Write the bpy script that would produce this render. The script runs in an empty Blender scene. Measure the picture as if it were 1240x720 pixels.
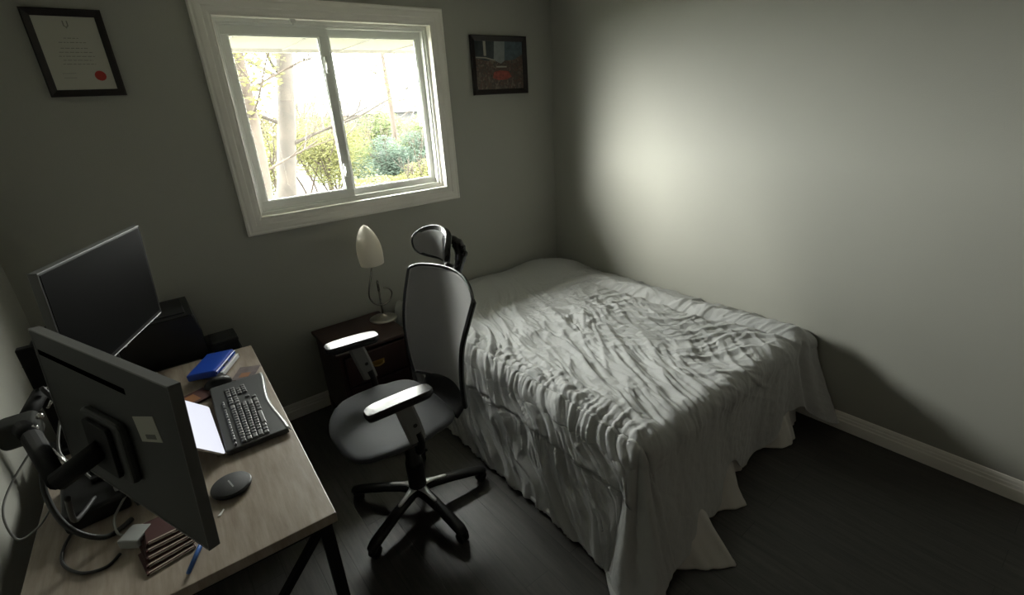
import bpy, bmesh, math, random
import numpy as np
from mathutils import Vector, Matrix, noise
random.seed(7)
PI = math.pi
SC = bpy.context.scene
COL = SC.collection

# ------------------------------------------------------------------ materials
def mat(name, color, rough=0.6, metal=0.0, spec=0.5, var=0.0, vscale=8.0, bump=0.0, bscale=60.0, sheen=0.0, emit=None, estr=0.0, coat=0.0):
    m = bpy.data.materials.new(name); m.use_nodes = True
    nt = m.node_tree; b = nt.nodes['Principled BSDF']
    b.inputs['Base Color'].default_value = (*color, 1)
    b.inputs['Roughness'].default_value = rough
    b.inputs['Metallic'].default_value = metal
    b.inputs['Specular IOR Level'].default_value = spec
    b.inputs['Sheen Weight'].default_value = sheen
    b.inputs['Coat Weight'].default_value = coat
    if emit:
        b.inputs['Emission Color'].default_value = (*emit, 1); b.inputs['Emission Strength'].default_value = estr
    tc = nt.nodes.new('ShaderNodeTexCoord')
    if var > 0:
        n = nt.nodes.new('ShaderNodeTexNoise'); n.inputs['Scale'].default_value = vscale; n.inputs['Detail'].default_value = 5
        nt.links.new(tc.outputs['Object'], n.inputs['Vector'])
        r = nt.nodes.new('ShaderNodeValToRGB')
        r.color_ramp.elements[0].position = .3; r.color_ramp.elements[1].position = .7
        r.color_ramp.elements[0].color = (*[c*(1-var) for c in color], 1)
        r.color_ramp.elements[1].color = (*[min(1, c*(1+var)) for c in color], 1)
        nt.links.new(n.outputs['Fac'], r.inputs['Fac']); nt.links.new(r.outputs['Color'], b.inputs['Base Color'])
    if bump > 0:
        n2 = nt.nodes.new('ShaderNodeTexNoise'); n2.inputs['Scale'].default_value = bscale; n2.inputs['Detail'].default_value = 3
        nt.links.new(tc.outputs['Object'], n2.inputs['Vector'])
        bp = nt.nodes.new('ShaderNodeBump'); bp.inputs['Strength'].default_value = bump; bp.inputs['Distance'].default_value = .01
        nt.links.new(n2.outputs['Fac'], bp.inputs['Height']); nt.links.new(bp.outputs['Normal'], b.inputs['Normal'])
    return m

def wood_mat(name, c0, c1, rough, scale=(1, 1, 1), spec=.5, plank=None, coat=0.0):
    """streaky wood; grain runs along local Y. plank=(width,length) adds board joints."""
    m = bpy.data.materials.new(name); m.use_nodes = True
    nt = m.node_tree; b = nt.nodes['Principled BSDF']; L = nt.links.new
    tc = nt.nodes.new('ShaderNodeTexCoord'); mp = nt.nodes.new('ShaderNodeMapping')
    mp.inputs['Scale'].default_value = scale
    L(tc.outputs['Object'], mp.inputs['Vector'])
    n = nt.nodes.new('ShaderNodeTexNoise'); n.inputs['Scale'].default_value = 6; n.inputs['Detail'].default_value = 8; n.inputs['Roughness'].default_value = .65
    L(mp.outputs['Vector'], n.inputs['Vector'])
    r = nt.nodes.new('ShaderNodeValToRGB'); r.color_ramp.elements[0].position = .32; r.color_ramp.elements[1].position = .7
    r.color_ramp.elements[0].color = (*c0, 1); r.color_ramp.elements[1].color = (*c1, 1)
    L(n.outputs['Fac'], r.inputs['Fac'])
    out = r.outputs['Color']
    bp = nt.nodes.new('ShaderNodeBump'); bp.inputs['Strength'].default_value = .15; bp.inputs['Distance'].default_value = .004
    L(n.outputs['Fac'], bp.inputs['Height'])
    if plank:
        mp2 = nt.nodes.new('ShaderNodeMapping'); mp2.inputs['Rotation'].default_value = (0, 0, PI/2)
        L(tc.outputs['Object'], mp2.inputs['Vector'])
        br = nt.nodes.new('ShaderNodeTexBrick'); br.offset = .37
        br.inputs['Scale'].default_value = 1; br.inputs['Mortar Size'].default_value = .0025; br.inputs['Mortar Smooth'].default_value = .3
        br.inputs['Brick Width'].default_value = plank[1]; br.inputs['Row Height'].default_value = plank[0]
        br.inputs['Color1'].default_value = (1, 1, 1, 1); br.inputs['Color2'].default_value = (.72, .72, .72, 1); br.inputs['Mortar'].default_value = (.25, .25, .25, 1)
        L(mp2.outputs['Vector'], br.inputs['Vector'])
        mx = nt.nodes.new('ShaderNodeMix'); mx.data_type = 'RGBA'; mx.blend_type = 'MULTIPLY'; mx.inputs['Factor'].default_value = 1
        L(out, mx.inputs['A']); L(br.outputs['Color'], mx.inputs['B']); out = mx.outputs['Result']
        bp2 = nt.nodes.new('ShaderNodeBump'); bp2.inputs['Strength'].default_value = .4; bp2.inputs['Distance'].default_value = .003; bp2.invert = True
        L(br.outputs['Fac'], bp2.inputs['Height']); L(bp.outputs['Normal'], bp2.inputs['Normal']); bp = bp2
    L(out, b.inputs['Base Color']); L(bp.outputs['Normal'], b.inputs['Normal'])
    b.inputs['Roughness'].default_value = rough; b.inputs['Specular IOR Level'].default_value = spec; b.inputs['Coat Weight'].default_value = coat
    return m

M = {}
M['wall'] = mat('wall_paint', (.385, .384, .345), .55, spec=.35, var=.02, vscale=2, bump=.12, bscale=220)
M['void'] = mat('slot_black', (.001, .001, .001), 1.0, spec=0.0)
M['steel'] = mat('dark_polished_steel', (.20, .19, .17), .22, metal=1.0)
M['absorber'] = wood_mat('dark_absorber_wood', (.05, .035, .025), (.10, .07, .05), .6)  # dark finish of the added panels that soak up bounce light
M['ceiling'] = mat('ceiling_paint', (.62, .61, .58), .9)
M['trim'] = mat('white_trim_paint', (.88, .85, .80), .4, var=.02)
M['vinyl'] = mat('white_vinyl', (.90, .91, .88), .35)
M['floor'] = wood_mat('dark_floor_boards', (.018, .017, .0155), (.060, .054, .048), .43, scale=(9, .7, 1), spec=.75, plank=(.127, 1.2))
M['desk'] = wood_mat('desk_wood', (.215, .172, .136), (.365, .312, .258), .36, scale=(7, .8, 1), spec=.45)
M['blackmetal'] = mat('black_metal', (.008, .008, .008), .65, spec=.15)
M['darkcap'] = mat('dark_grey_cap', (.05, .052, .048), .7, spec=.2)
M['blackplastic'] = mat('black_plastic', (.008, .008, .008), .4, spec=.4)
M['glossblack'] = mat('gloss_black_pad', (.012, .011, .011), .27, spec=.8)
M['mattblack'] = mat('matt_black_plastic', (.016, .016, .017), .6, spec=.35, bump=.15, bscale=400)
M['greyback'] = mat('dark_grey_panel', (.030, .031, .029), .6, spec=.3)
M['screen'] = mat('dark_screen', (.004, .004, .004), .4, spec=.03)
M['palestrip'] = mat('pale_strip', (.88, .87, .87), .28, metal=.35)
M['rimgrey'] = mat('dim_rim', (.10, .10, .095), .5)
M['meshfabric'] = mat('chair_mesh_fabric', (.34, .335, .33), .55, spec=.4, sheen=.6, bump=.35, bscale=500)
M['seatfabric'] = mat('chair_seat_fabric', (.048, .051, .057), .55, spec=.35, sheen=.15, bump=.3, bscale=450)
M['postgrey'] = mat('charcoal_post_plastic', (.20, .20, .195), .5)
M['silver'] = mat('brushed_silver', (.62, .61, .60), .25, metal=.9)
M['nickel'] = mat('brushed_nickel', (.40, .375, .33), .28, metal=1.0)
M['frosted'] = mat('frosted_lamp_shade', (.84, .80, .73), .45)
M['mahogany'] = wood_mat('dark_red_wood', (.022, .009, .008), (.045, .018, .015), .42, scale=(1, 8, 1))
M['brass'] = mat('aged_brass', (.35, .22, .07), .35, metal=1)
M['frame'] = wood_mat('black_brown_frame', (.008, .005, .005), (.018, .011, .010), .4, scale=(4, 4, 4))
M['paper'] = mat('certificate_paper', (.50, .49, .43), .6)
M['ink'] = mat('grey_ink', (.22, .22, .20), .7)
M['seal'] = mat('red_seal', (.42, .035, .028), .5)
M['comforter'] = mat('grey_comforter', (.47, .475, .475), .72, spec=.25, sheen=.12, bump=.42, bscale=34)
M['whitecloth'] = mat('white_cloth', (.62, .60, .57), .8, spec=.2, bump=.2, bscale=30)
M['mattress'] = mat('mattress_cloth', (.5, .5, .5), .8)
M['blue'] = mat('blue_plastic', (.012, .055, .36), .3)
M['bluewhite'] = mat('pale_card', (.65, .66, .68), .6)
M['glow'] = mat('lit_screen', (.1, .1, .1), .4, spec=.1, emit=(.84, .86, 1.0), estr=.84)
M['keycap'] = mat('grey_keycap', (.11, .11, .11), .42, spec=.6)
M['kbody'] = mat('keyboard_body', (.05, .052, .052), .4)
M['kedge'] = mat('keyboard_palm_edge', (.30, .31, .31), .3, metal=.4)
M['sticker'] = mat('pale_label', (.32, .315, .26), .6)
M['stickerprint'] = mat('label_print', (.07, .07, .06), .6)
M['white'] = mat('white_plastic', (.75, .75, .74), .35)
M['greywhite'] = mat('pale_grey_plastic', (.30, .31, .30), .45)
M['cable'] = mat('black_cable', (.01, .01, .01), .5)
M['greycable'] = mat('grey_cable', (.20, .20, .19), .5)
M['notecover'] = mat('dark_red_cover', (.05, .012, .010), .5)
M['notepage'] = mat('cream_pages', (.36, .30, .24), .7)
M['pen'] = mat('pen_blue', (.04, .13, .42), .35)
M['cardpic'] = mat('muted_card', (.10, .075, .075), .45, var=.5, vscale=25)
M['orange'] = mat('orange_brown', (.22, .09, .03), .5)
M['bark'] = mat('tree_bark', (.0185, .0142, .0100), .9, var=.35, vscale=5, bump=.5, bscale=12)
M['bark2'] = mat('pale_bark', (.024, .0165, .011), .9, var=.2, vscale=6)
M['leafy'] = mat('yellow_green_leaf', (.046, .047, .017), .6)
M['leafg'] = mat('green_leaf', (.034, .043, .017), .6)
M['leafb'] = mat('blue_green_leaf', (.021, .032, .026), .6)
def leaf_mat(name, c):
    m = bpy.data.materials.new(name); m.use_nodes = True
    nt = m.node_tree; b = nt.nodes['Principled BSDF']; o = nt.nodes['Material Output']
    b.inputs['Base Color'].default_value = (*c, 1); b.inputs['Roughness'].default_value = .6; b.inputs['Specular IOR Level'].default_value = .1
    t = nt.nodes.new('ShaderNodeBsdfTranslucent'); t.inputs['Color'].default_value = (*[x*1.1 for x in c], 1)
    mx = nt.nodes.new('ShaderNodeMixShader'); mx.inputs['Fac'].default_value = .5
    nt.links.new(b.outputs[0], mx.inputs[1]); nt.links.new(t.outputs[0], mx.inputs[2]); nt.links.new(mx.outputs[0], o.inputs['Surface'])
    return m
M['leafy'] = leaf_mat('yellow_green_leaf_thin', (.085, .086, .034)); M['leafg'] = leaf_mat('green_leaf_thin', (.068, .084, .038)); M['leafb'] = leaf_mat('blue_green_leaf_thin', (.046, .064, .050))
M['ground'] = mat('pale_lawn', (.030, .032, .016), .9, var=.25, vscale=1.5)
M['patio'] = mat('pale_concrete', (.034, .033, .031), .9, var=.1, vscale=3)
M['soffit'] = mat('white_soffit', (.33, .31, .285), .5)
M['siding'] = mat('pale_siding', (0.0357, 0.0370, 0.0378), .7)
M['roofm'] = mat('grey_roof', (0.0202, 0.0202, 0.0206), .9)

def glass_mat():
    m = bpy.data.materials.new('window_glass'); m.use_nodes = True
    nt = m.node_tree; nt.nodes.clear(); L = nt.links.new
    o = nt.nodes.new('ShaderNodeOutputMaterial'); mx = nt.nodes.new('ShaderNodeMixShader')
    t = nt.nodes.new('ShaderNodeBsdfTransparent'); t.inputs['Color'].default_value = (.93, .95, .93, 1)
    g = nt.nodes.new('ShaderNodeBsdfGlossy'); g.inputs['Roughness'].default_value = .02
    f = nt.nodes.new('ShaderNodeLayerWeight'); f.inputs['Blend'].default_value = .5
    pw = nt.nodes.new('ShaderNodeMath'); pw.operation = 'POWER'; pw.inputs[1].default_value = 5
    ma = nt.nodes.new('ShaderNodeMath'); ma.operation = 'MULTIPLY_ADD'; ma.inputs[1].default_value = .9; ma.inputs[2].default_value = .04
    L(f.outputs['Facing'], pw.inputs[0]); L(pw.outputs[0], ma.inputs[0]); L(ma.outputs[0], mx.inputs['Fac']); L(t.outputs['BSDF'], mx.inputs[1]); L(g.outputs['BSDF'], mx.inputs[2]); L(mx.outputs['Shader'], o.inputs['Surface'])
    return m
M['glass'] = glass_mat()
def shade_mat():
    m = bpy.data.materials.new('frosted_shade'); m.use_nodes = True
    nt = m.node_tree; b = nt.nodes['Principled BSDF']; o = nt.nodes['Material Output']
    b.inputs['Base Color'].default_value = (.88, .84, .76, 1); b.inputs['Roughness'].default_value = .35
    t = nt.nodes.new('ShaderNodeBsdfTranslucent'); t.inputs['Color'].default_value = (.95, .91, .84, 1)
    mx = nt.nodes.new('ShaderNodeMixShader'); mx.inputs['Fac'].default_value = .5
    nt.links.new(b.outputs[0], mx.inputs[1]); nt.links.new(t.outputs[0], mx.inputs[2]); nt.links.new(mx.outputs[0], o.inputs['Surface'])
    return m
M['frosted'] = shade_mat()

def art_mat():
    """muted city street print: speckled crowd below, hazy tower greys above"""
    m = bpy.data.materials.new('street_print'); m.use_nodes = True
    nt = m.node_tree; b = nt.nodes['Principled BSDF']; L = nt.links.new
    tc = nt.nodes.new('ShaderNodeTexCoord')
    v = nt.nodes.new('ShaderNodeTexVoronoi'); v.inputs['Scale'].default_value = 70
    L(tc.outputs['Object'], v.inputs['Vector'])
    r = nt.nodes.new('ShaderNodeValToRGB')
    for i, (p, c) in enumerate([(0, (.035, .028, .022)), (.35, (.11, .06, .045)), (.6, (.06, .05, .04)), (.85, (.17, .13, .10))]):
        e = r.color_ramp.elements[i] if i < 2 else r.color_ramp.elements.new(p)
        e.position = p; e.color = (*c, 1)
    L(v.outputs['Color'], r.inputs['Fac']); L(r.outputs['Color'], b.inputs['Base Color'])
    b.inputs['Roughness'].default_value = .35
    return m
M['art'] = art_mat()
M['art_sky'] = mat('print_pale_sky', (.22, .24, .24), .35, var=.15, vscale=30)
M['art_tower'] = mat('print_dark_tower', (.035, .045, .05), .35, var=.3, vscale=30)
M['art_blue'] = mat('print_blue_tower', (.07, .10, .12), .35, var=.3, vscale=40)
M['art_red'] = mat('print_red', (.30, .06, .04), .35, var=.35, vscale=60)
M['art_light'] = mat('print_highlight', (.34, .32, .27), .35)

# ------------------------------------------------------------------ helpers
def link(name, me, m, parent=None, smooth=False):
    o = bpy.data.objects.new(name, me); COL.objects.link(o)
    if m is not None: me.materials.append(m)
    if smooth:
        for p in me.polygons: p.use_smooth = True
    if parent is not None:
        o.parent = parent
    return o

def obj(name, bm, m, parent=None, smooth=False, loc=None, rot=None, recalc=True):
    if recalc: bmesh.ops.recalc_face_normals(bm, faces=bm.faces)
    me = bpy.data.meshes.new(name); bm.to_mesh(me); bm.free()
    o = link(name, me, m, parent, smooth)
    if loc is not None: o.location = loc
    if rot is not None: o.rotation_euler = rot
    return o

def tag(o, label=None, cat=None, group=None, kind=None):
    if label: o['label'] = label
    if cat: o['category'] = cat
    if group: o['group'] = group
    if kind: o['kind'] = kind
    return o

def thing(name, label, cat, loc=(0, 0, 0), rz=0, group=None):
    o = bpy.data.objects.new(name, None); COL.objects.link(o)
    o.location = loc; o.rotation_euler = (0, 0, rz); o.empty_display_size = .05
    return tag(o, label, cat, group)

def struct(name, bm, m, parent=None, smooth=False):
    o = obj(name, bm, m, parent, smooth)
    if parent is None: o['kind'] = 'structure'
    return o

def B(bm=None): return bm or bmesh.new()

def box(bm, lo, hi, bev=0.0, seg=2, mx=None):
    t = bmesh.new(); bmesh.ops.create_cube(t, size=1)
    lo, hi = Vector(lo), Vector(hi); c = (lo+hi)/2; s = hi-lo
    for v in t.verts: v.co = Vector((v.co.x*s.x, v.co.y*s.y, v.co.z*s.z)) + c
    if bev > 0:
        bmesh.ops.bevel(t, geom=list(t.edges), offset=min(bev, min(s)*.45), segments=seg, profile=.5, affect='EDGES')
    if mx is not None: bmesh.ops.transform(t, matrix=mx, verts=t.verts)
    me = bpy.data.meshes.new('t'); t.to_mesh(me); t.free(); bm.from_mesh(me); bpy.data.meshes.remove(me)
    return bm

def tube(bm, pts, rad, n=10, caps=True, closed=False):
    """sweep a circle along points; rad float or list"""
    pts = [Vector(p) for p in pts]; N = len(pts)
    rr = rad if isinstance(rad, (list, tuple)) else [rad]*N
    rings = []; up = Vector((0, 0, 1)); prev = None
    for i, p in enumerate(pts):
        a = pts[i-1] if i > 0 else (pts[-1] if closed else pts[i]); c = pts[(i+1) % N] if (i < N-1 or closed) else pts[i]
        d = (c-a).normalized()
        if prev is None:
            x = d.cross(up)
            if x.length < 1e-3: x = d.cross(Vector((0, 1, 0)))
        else:
            x = prev - d*prev.dot(d)
            if x.length < 1e-4: x = d.cross(up)
        x.normalize(); y = d.cross(x); prev = x
        rings.append([bm.verts.new(p + (x*math.cos(t)+y*math.sin(t))*rr[i]) for t in [2*PI*k/n for k in range(n)]])
    for i in range(N-1 + (1 if closed else 0)):
        a, b = rings[i], rings[(i+1) % N]
        for k in range(n): bm.faces.new((a[k], a[(k+1) % n], b[(k+1) % n], b[k]))
    if caps and not closed:
        bm.faces.new(rings[0][::-1]); bm.faces.new(rings[-1])
    return bm

def smooth_path(pts, n=8):
    P = [Vector(p) for p in pts]; out = []
    for i in range(len(P)-1):
        p0 = P[max(i-1, 0)]; p1 = P[i]; p2 = P[i+1]; p3 = P[min(i+2, len(P)-1)]
        for k in range(n):
            t = k/n
            out.append(.5*((2*p1)+(p2-p0)*t+(2*p0-5*p1+4*p2-p3)*t*t+(3*p1-p0-3*p2+p3)*t**3))
    out.append(P[-1]); return out

def lathe(bm, prof, n=32, mx=None, cap=True):
    rings = []
    for r, z in prof:
        vs = [bm.verts.new((r*math.cos(2*PI*k/n), r*math.sin(2*PI*k/n), z)) for k in range(n)]
        rings.append(vs)
    for a, b in zip(rings, rings[1:]):
        for k in range(n): bm.faces.new((a[k], a[(k+1) % n], b[(k+1) % n], b[k]))
    if cap: bm.faces.new(rings[0][::-1]); bm.faces.new(rings[-1])
    if mx is not None: bmesh.ops.transform(bm, matrix=mx, verts=[v for r in rings for v in r])
    return bm

def prism(bm, poly, z0, z1, bev=0, mx=None, seg=2):
    t = bmesh.new()
    f = t.faces.new([t.verts.new((x, y, z0)) for x, y in poly])
    e = bmesh.ops.extrude_face_region(t, geom=[f])
    bmesh.ops.translate(t, vec=(0, 0, z1-z0), verts=[v for v in e['geom'] if isinstance(v, bmesh.types.BMVert)])
    bmesh.ops.recalc_face_normals(t, faces=t.faces)
    if bev > 0:
        ed = [x for x in t.edges if abs(x.verts[0].co.z-x.verts[1].co.z) < 1e-6]
        bmesh.ops.bevel(t, geom=ed, offset=bev, segments=seg, profile=.5, affect='EDGES')
    if mx is not None: bmesh.ops.transform(t, matrix=mx, verts=t.verts)
    me = bpy.data.meshes.new('t'); t.to_mesh(me); t.free(); bm.from_mesh(me); bpy.data.meshes.remove(me)
    return bm

def profile_run(bm, prof, a, b, nrm):
    """extrude a moulding profile [(out,z)] from a to b; nrm is the direction into the room"""
    a, b, nrm = Vector(a), Vector(b), Vector(nrm)
    r0 = [bm.verts.new(a + nrm*o + Vector((0, 0, z))) for o, z in prof]
    r1 = [bm.verts.new(b + nrm*o + Vector((0, 0, z))) for o, z in prof]
    n = len(prof)
    for i in range(n): bm.faces.new((r0[i], r0[(i+1) % n], r1[(i+1) % n], r1[i]))
    bm.faces.new(r0[::-1]); bm.faces.new(r1)
    return bm

def rrect(w, h, r, n=5):
    out = []
    for cx, cy, a0 in ((w/2-r, h/2-r, 0), (-w/2+r, h/2-r, 90), (-w/2+r, -h/2+r, 180), (w/2-r, -h/2+r, 270)):
        for k in range(n+1):
            a = math.radians(a0+90*k/n); out.append((cx+r*math.cos(a), cy+r*math.sin(a)))
    return out

def grid_obj(name, fn, nu, nv, m, parent=None, thick=0.0, smooth=True):
    """surface from fn(u,v) in [0,1]^2"""
    vs = [fn(i/nu, j/nv) for j in range(nv+1) for i in range(nu+1)]
    fs = [(j*(nu+1)+i, j*(nu+1)+i+1, (j+1)*(nu+1)+i+1, (j+1)*(nu+1)+i) for j in range(nv) for i in range(nu)]
    me = bpy.data.meshes.new(name); me.from_pydata([tuple(v) for v in vs], [], fs)
    o = link(name, me, m, parent, smooth)
    if thick:
        s = o.modifiers.new('thickness', 'SOLIDIFY'); s.thickness = thick; s.offset = 0
    return o

# ------------------------------------------------------------------ the room
XL, XR, YB, YF, ZC = -3.42, 0.0, 0.0, -3.75, 2.62
OX0, OX1, OZ0, OZ1 = -2.322, -1.062, 1.335, 2.375        # window opening
struct('floor', box(B(), (XL-.1, YF-.1, -.1), (XR+.1, YB+.1, 0)), M['floor'])
struct('ceiling', box(B(), (XL-.1, YF-.1, ZC), (XR+.1, YB+.15, ZC+.1)), M['ceiling'])
bm = B()
T = .15
box(bm, (XL-.1, YB, 0), (OX0, YB+T, ZC)); box(bm, (OX1, YB, 0), (XR+.1, YB+T, ZC))
box(bm, (OX0, YB, 0), (OX1, YB+T, OZ0)); box(bm, (OX0, YB, OZ1), (OX1, YB+T, ZC))
struct('wall_back', bm, M['wall'])
struct('wall_right', box(B(), (XR, YF-.1, 0), (XR+.1, YB, ZC)), M['wall'])
struct('wall_left', box(B(), (XL-.1, YF-.1, 0), (XL, YB, ZC)), M['wall'])
struct('wall_front', box(B(), (XL, YF-.1, 0), (XR, YF, ZC)), M['wall'])
dr = bpy.data.objects.new('added_absorber_1', None); COL.objects.link(dr); dr['kind'] = 'structure'  # unseen dark panels added behind the camera to cut bounced light
for x0 in (-3.1, -2.15, -1.2):
    p_ = obj('absorber_panel', box(B(), (x0, YF, .01), (x0+.93, YF+.03, 2.08), .004), M['absorber'], dr)
    for z0 in (.15, 1.15): obj('absorber_inset', box(B(), (x0+.12, YF+.029, z0), (x0+.81, YF+.036, z0+.82), .006), M['absorber'], p_)
BP = [(0, 0), (.015, 0), (.015, .058), (.011, .064), (.011, .078), (.008, .083), (.0075, .095), (.004, .107), (0, .110)]
struct('baseboard_back', profile_run(B(), BP, (XL, YB, 0), (XR, YB, 0), (0, -1, 0)), M['trim'])
struct('baseboard_right', profile_run(B(), BP, (XR, YB-.016, 0), (XR, YF, 0), (-1, 0, 0)), M['trim'])
struct('baseboard_left', profile_run(B(), BP, (XL, YB-.016, 0), (XL, YF, 0), (1, 0, 0)), M['trim'])

# window: root empty with kind structure, everything of it beneath
win = bpy.data.objects.new('window_1', None); COL.objects.link(win); win['kind'] = 'structure'
# casing: mitred moulding round the opening
bm = B()
cp = [(0, 0), (0, .012), (.012, .016), (.030, .016), (.036, .021), (.060, .023), (.070, .020), (.080, .024), (.088, .020), (.088, 0)]  # (outward, proud)
corners = [(OX0, OZ0, -1, -1), (OX1, OZ0, 1, -1), (OX1, OZ1, 1, 1), (OX0, OZ1, -1, 1)]
rings = [[bm.verts.new((cx+sx*o, -h, cz+sz*o)) for o, h in cp] for cx, cz, sx, sz in corners]
for i in range(4):
    a, b = rings[i], rings[(i+1) % 4]
    for k in range(len(cp)-1): bm.faces.new((a[k], a[k+1], b[k+1], b[k]))
obj('window_casing', bm, M['trim'], win)
# jamb liner
def rect_ring(bm, x0, x1, z0, z1, w, y0, y1, bev=.002):
    box(bm, (x0, y0, z0), (x1, y1, z0+w), bev); box(bm, (x0, y0, z1-w), (x1, y1, z1), bev)
    box(bm, (x0, y0, z0+w), (x0+w, y1, z1-w), bev); box(bm, (x1-w, y0, z0+w), (x1, y1, z1-w), bev)
    return bm
obj('window_jamb', rect_ring(B(), OX0, OX1, OZ0, OZ1, .008, -.012, .15), M['trim'], win)
fx0, fx1, fz0, fz1 = OX0+.008, OX1-.008, OZ0+.008, OZ1-.008
fr = obj('window_frame', rect_ring(rect_ring(B(), fx0, fx1, fz0, fz1, .030, .050, .145), fx0, fx1, fz0, fz1, .018, .040, .052), M['vinyl'], win)
xm = -1.735
def sash(x0, x1, y0, sw):
    s = obj('window_sash', rect_ring(rect_ring(B(), x0, x1, fz0+.022, fz1-.022, sw, y0, y0+.028), x0+sw-.004, x1-sw+.004, fz0+.022+sw-.004, fz1-.022-sw+.004, .010, y0+.006, y0+.02), M['vinyl'], win)
    g = obj('window_pane', box(B(), (x0+sw-.002, y0+.012, fz0+.022+sw-.002), (x1-sw+.002, y0+.015, fz1-.022-sw+.002)), M['glass'], s)
    return s
s1 = sash(fx0+.012, xm+.012, .058, .052)
s2 = sash(xm-.012, fx1-.018, .092, .044)
# latches on the meeting stile and the small catch in the head
bm = B()
box(bm, (xm-.032, .046, 2.10), (xm-.014, .060, 2.19), .004); box(bm, (xm-.028, .038, 2.12), (xm-.018, .050, 2.16), .003)
obj('window_latch', bm, M['vinyl'], win)
bm = B(); box(bm, (xm-.032, .046, 1.50), (xm-.014, .060, 1.58), .004); box(bm, (xm-.028, .038, 1.52), (xm-.018, .050, 1.56), .003)
obj('window_latch', bm, M['vinyl'], win)
bm = B(); box(bm, (-1.935, -.006, 2.348), (-1.905, .012, 2.367), .003); lathe(bm, [(.004, 0), (.006, .004), (.006, .012)], 12, Matrix.Translation((-1.92, .0, 2.338)))
obj('window_catch', bm, M['white'], win)

# ------------------------------------------------------------------ outside
struct('ground', box(B(), (-40, .16, -.55), (60, 70, -.45)), M['ground'])
bm = B()
box(bm, (-5, .15, 2.305), (4, .76, 2.35))
for k in range(23): box(bm, (-5+k*.4, .15, 2.298), (-5+k*.4+.02, .74, 2.307))
box(bm, (-5, .74, 2.285), (4, .78, 2.45))
struct('roof_soffit', bm, M['soffit'])
struct('patio_slab', box(B(), (-1.0, 11.5, -.45), (3.2, 17.5, -.36), .02), M['patio'])

def branch(bm, p, d, L, r, depth, spread=.55, drop=0.0):
    pts = [p]; q = p.copy(); dd = d.copy()
    n = 4
    for i in range(n):
        dd = (dd + Vector((random.uniform(-.15, .15), random.uniform(-.15, .15), random.uniform(-.06, .12)-drop))).normalized()
        q = q + dd*L/n; pts.append(q.copy())
    tube(bm, pts, [r*(1-.5*i/n) for i in range(n+1)], 6, caps=False)
    if depth > 0:
        for k in range(3):
            i = random.randint(2, n); a = random.uniform(0, 2*PI)
            side = Vector((math.cos(a), math.sin(a), random.uniform(.1, .7))).normalized()
            branch(bm, pts[i], (dd*(1-spread)+side*spread).normalized(), L*random.uniform(.55, .75), r*.5, depth-1, spread, drop)

def leaves(name, centres, n, size, m, parent, flat=1.0):
    vs = []; fs = []
    for _ in range(n):
        cx, cy, cz, rx, ry, rz = random.choice(centres)
        while True:
            a = Vector((random.uniform(-1, 1), random.uniform(-1, 1), random.uniform(-1, 1)))
            if .25 < a.length < 1: break
        c = Vector((cx+a.x*rx, cy+a.y*ry, cz+a.z*rz)); s = size*random.uniform(.5, 1.3)
        R = Matrix.Rotation(random.uniform(0, 2*PI), 3, 'Z') @ Matrix.Rotation(random.uniform(0, PI), 3, 'X')
        b = len(vs)
        for q in ((-s, 0, 0), (0, -s*.45, 0), (s, 0, 0), (0, s*.45, .1*s)): vs.append(tuple(c + R @ Vector(q)))
        fs.append((b, b+1, b+2, b+3))
    me = bpy.data.meshes.new(name); me.from_pydata(vs, [], fs)
    return link(name, me, m, parent)

def tree(name, label, x, y, h, r, lean, leafm, nleaf, bark, crown, group=None, bdepth=4, blen=1.9):
    t = thing(name, label, 'tree', (x, y, -.45), 0, group)
    bm = B(); pts = []
    for i in range(8):
        k = i/7; pts.append((lean[0]*k + .06*math.sin(k*5), lean[1]*k, h*k))
    tube(bm, pts, [r*(1.25-.75*i/7) if i == 0 else r*(1.05-.55*i/7) for i in range(8)], 12)
    obj('trunk', bm, bark, t, True)
    for k in range(16):
        i = random.uniform(.22, 1.0); a = random.uniform(0, 2*PI)
        p = Vector((lean[0]*i, lean[1]*i, h*i)); bm = B()
        branch(bm, p, Vector((math.cos(a), math.sin(a)*.6, .45)).normalized(), blen*random.uniform(.7, 1.2), r*.22, bdepth)
        obj('branch', bm, bark, t)
    if nleaf: leaves('foliage', crown, nleaf, .06, leafm, t)
    return t
tree('garden_tree', 'thick pale tree trunk rising outside the left pane of the window', -.51, 8.0, 7.5, .20, (1.57, .2), M['leafy'], 2500, M['bark'], [(0, 0, 5, 2.2, 1.6, 1.8), (-1, 0, 4, 1.5, 1, 1)])
tree('garden_tree', 'thin tan trunk leaning outside the far left edge of the window', -.97, 7.1, 5.5, .12, (.33, .1), M['leafy'], 2200, M['bark2'], [(-.3, 0, 3.4, 1.2, 1, 1.2)], blen=1.5)
tree('garden_tree', 'bare branching tree outside above the right pane bushes', 4.6, 13.0, 5.6, .10, (.2, .2), M['leafy'], 900, M['bark2'], [(0.2, 0, 3.6, 1.2, 1, 1.2)], blen=1.7)

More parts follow.
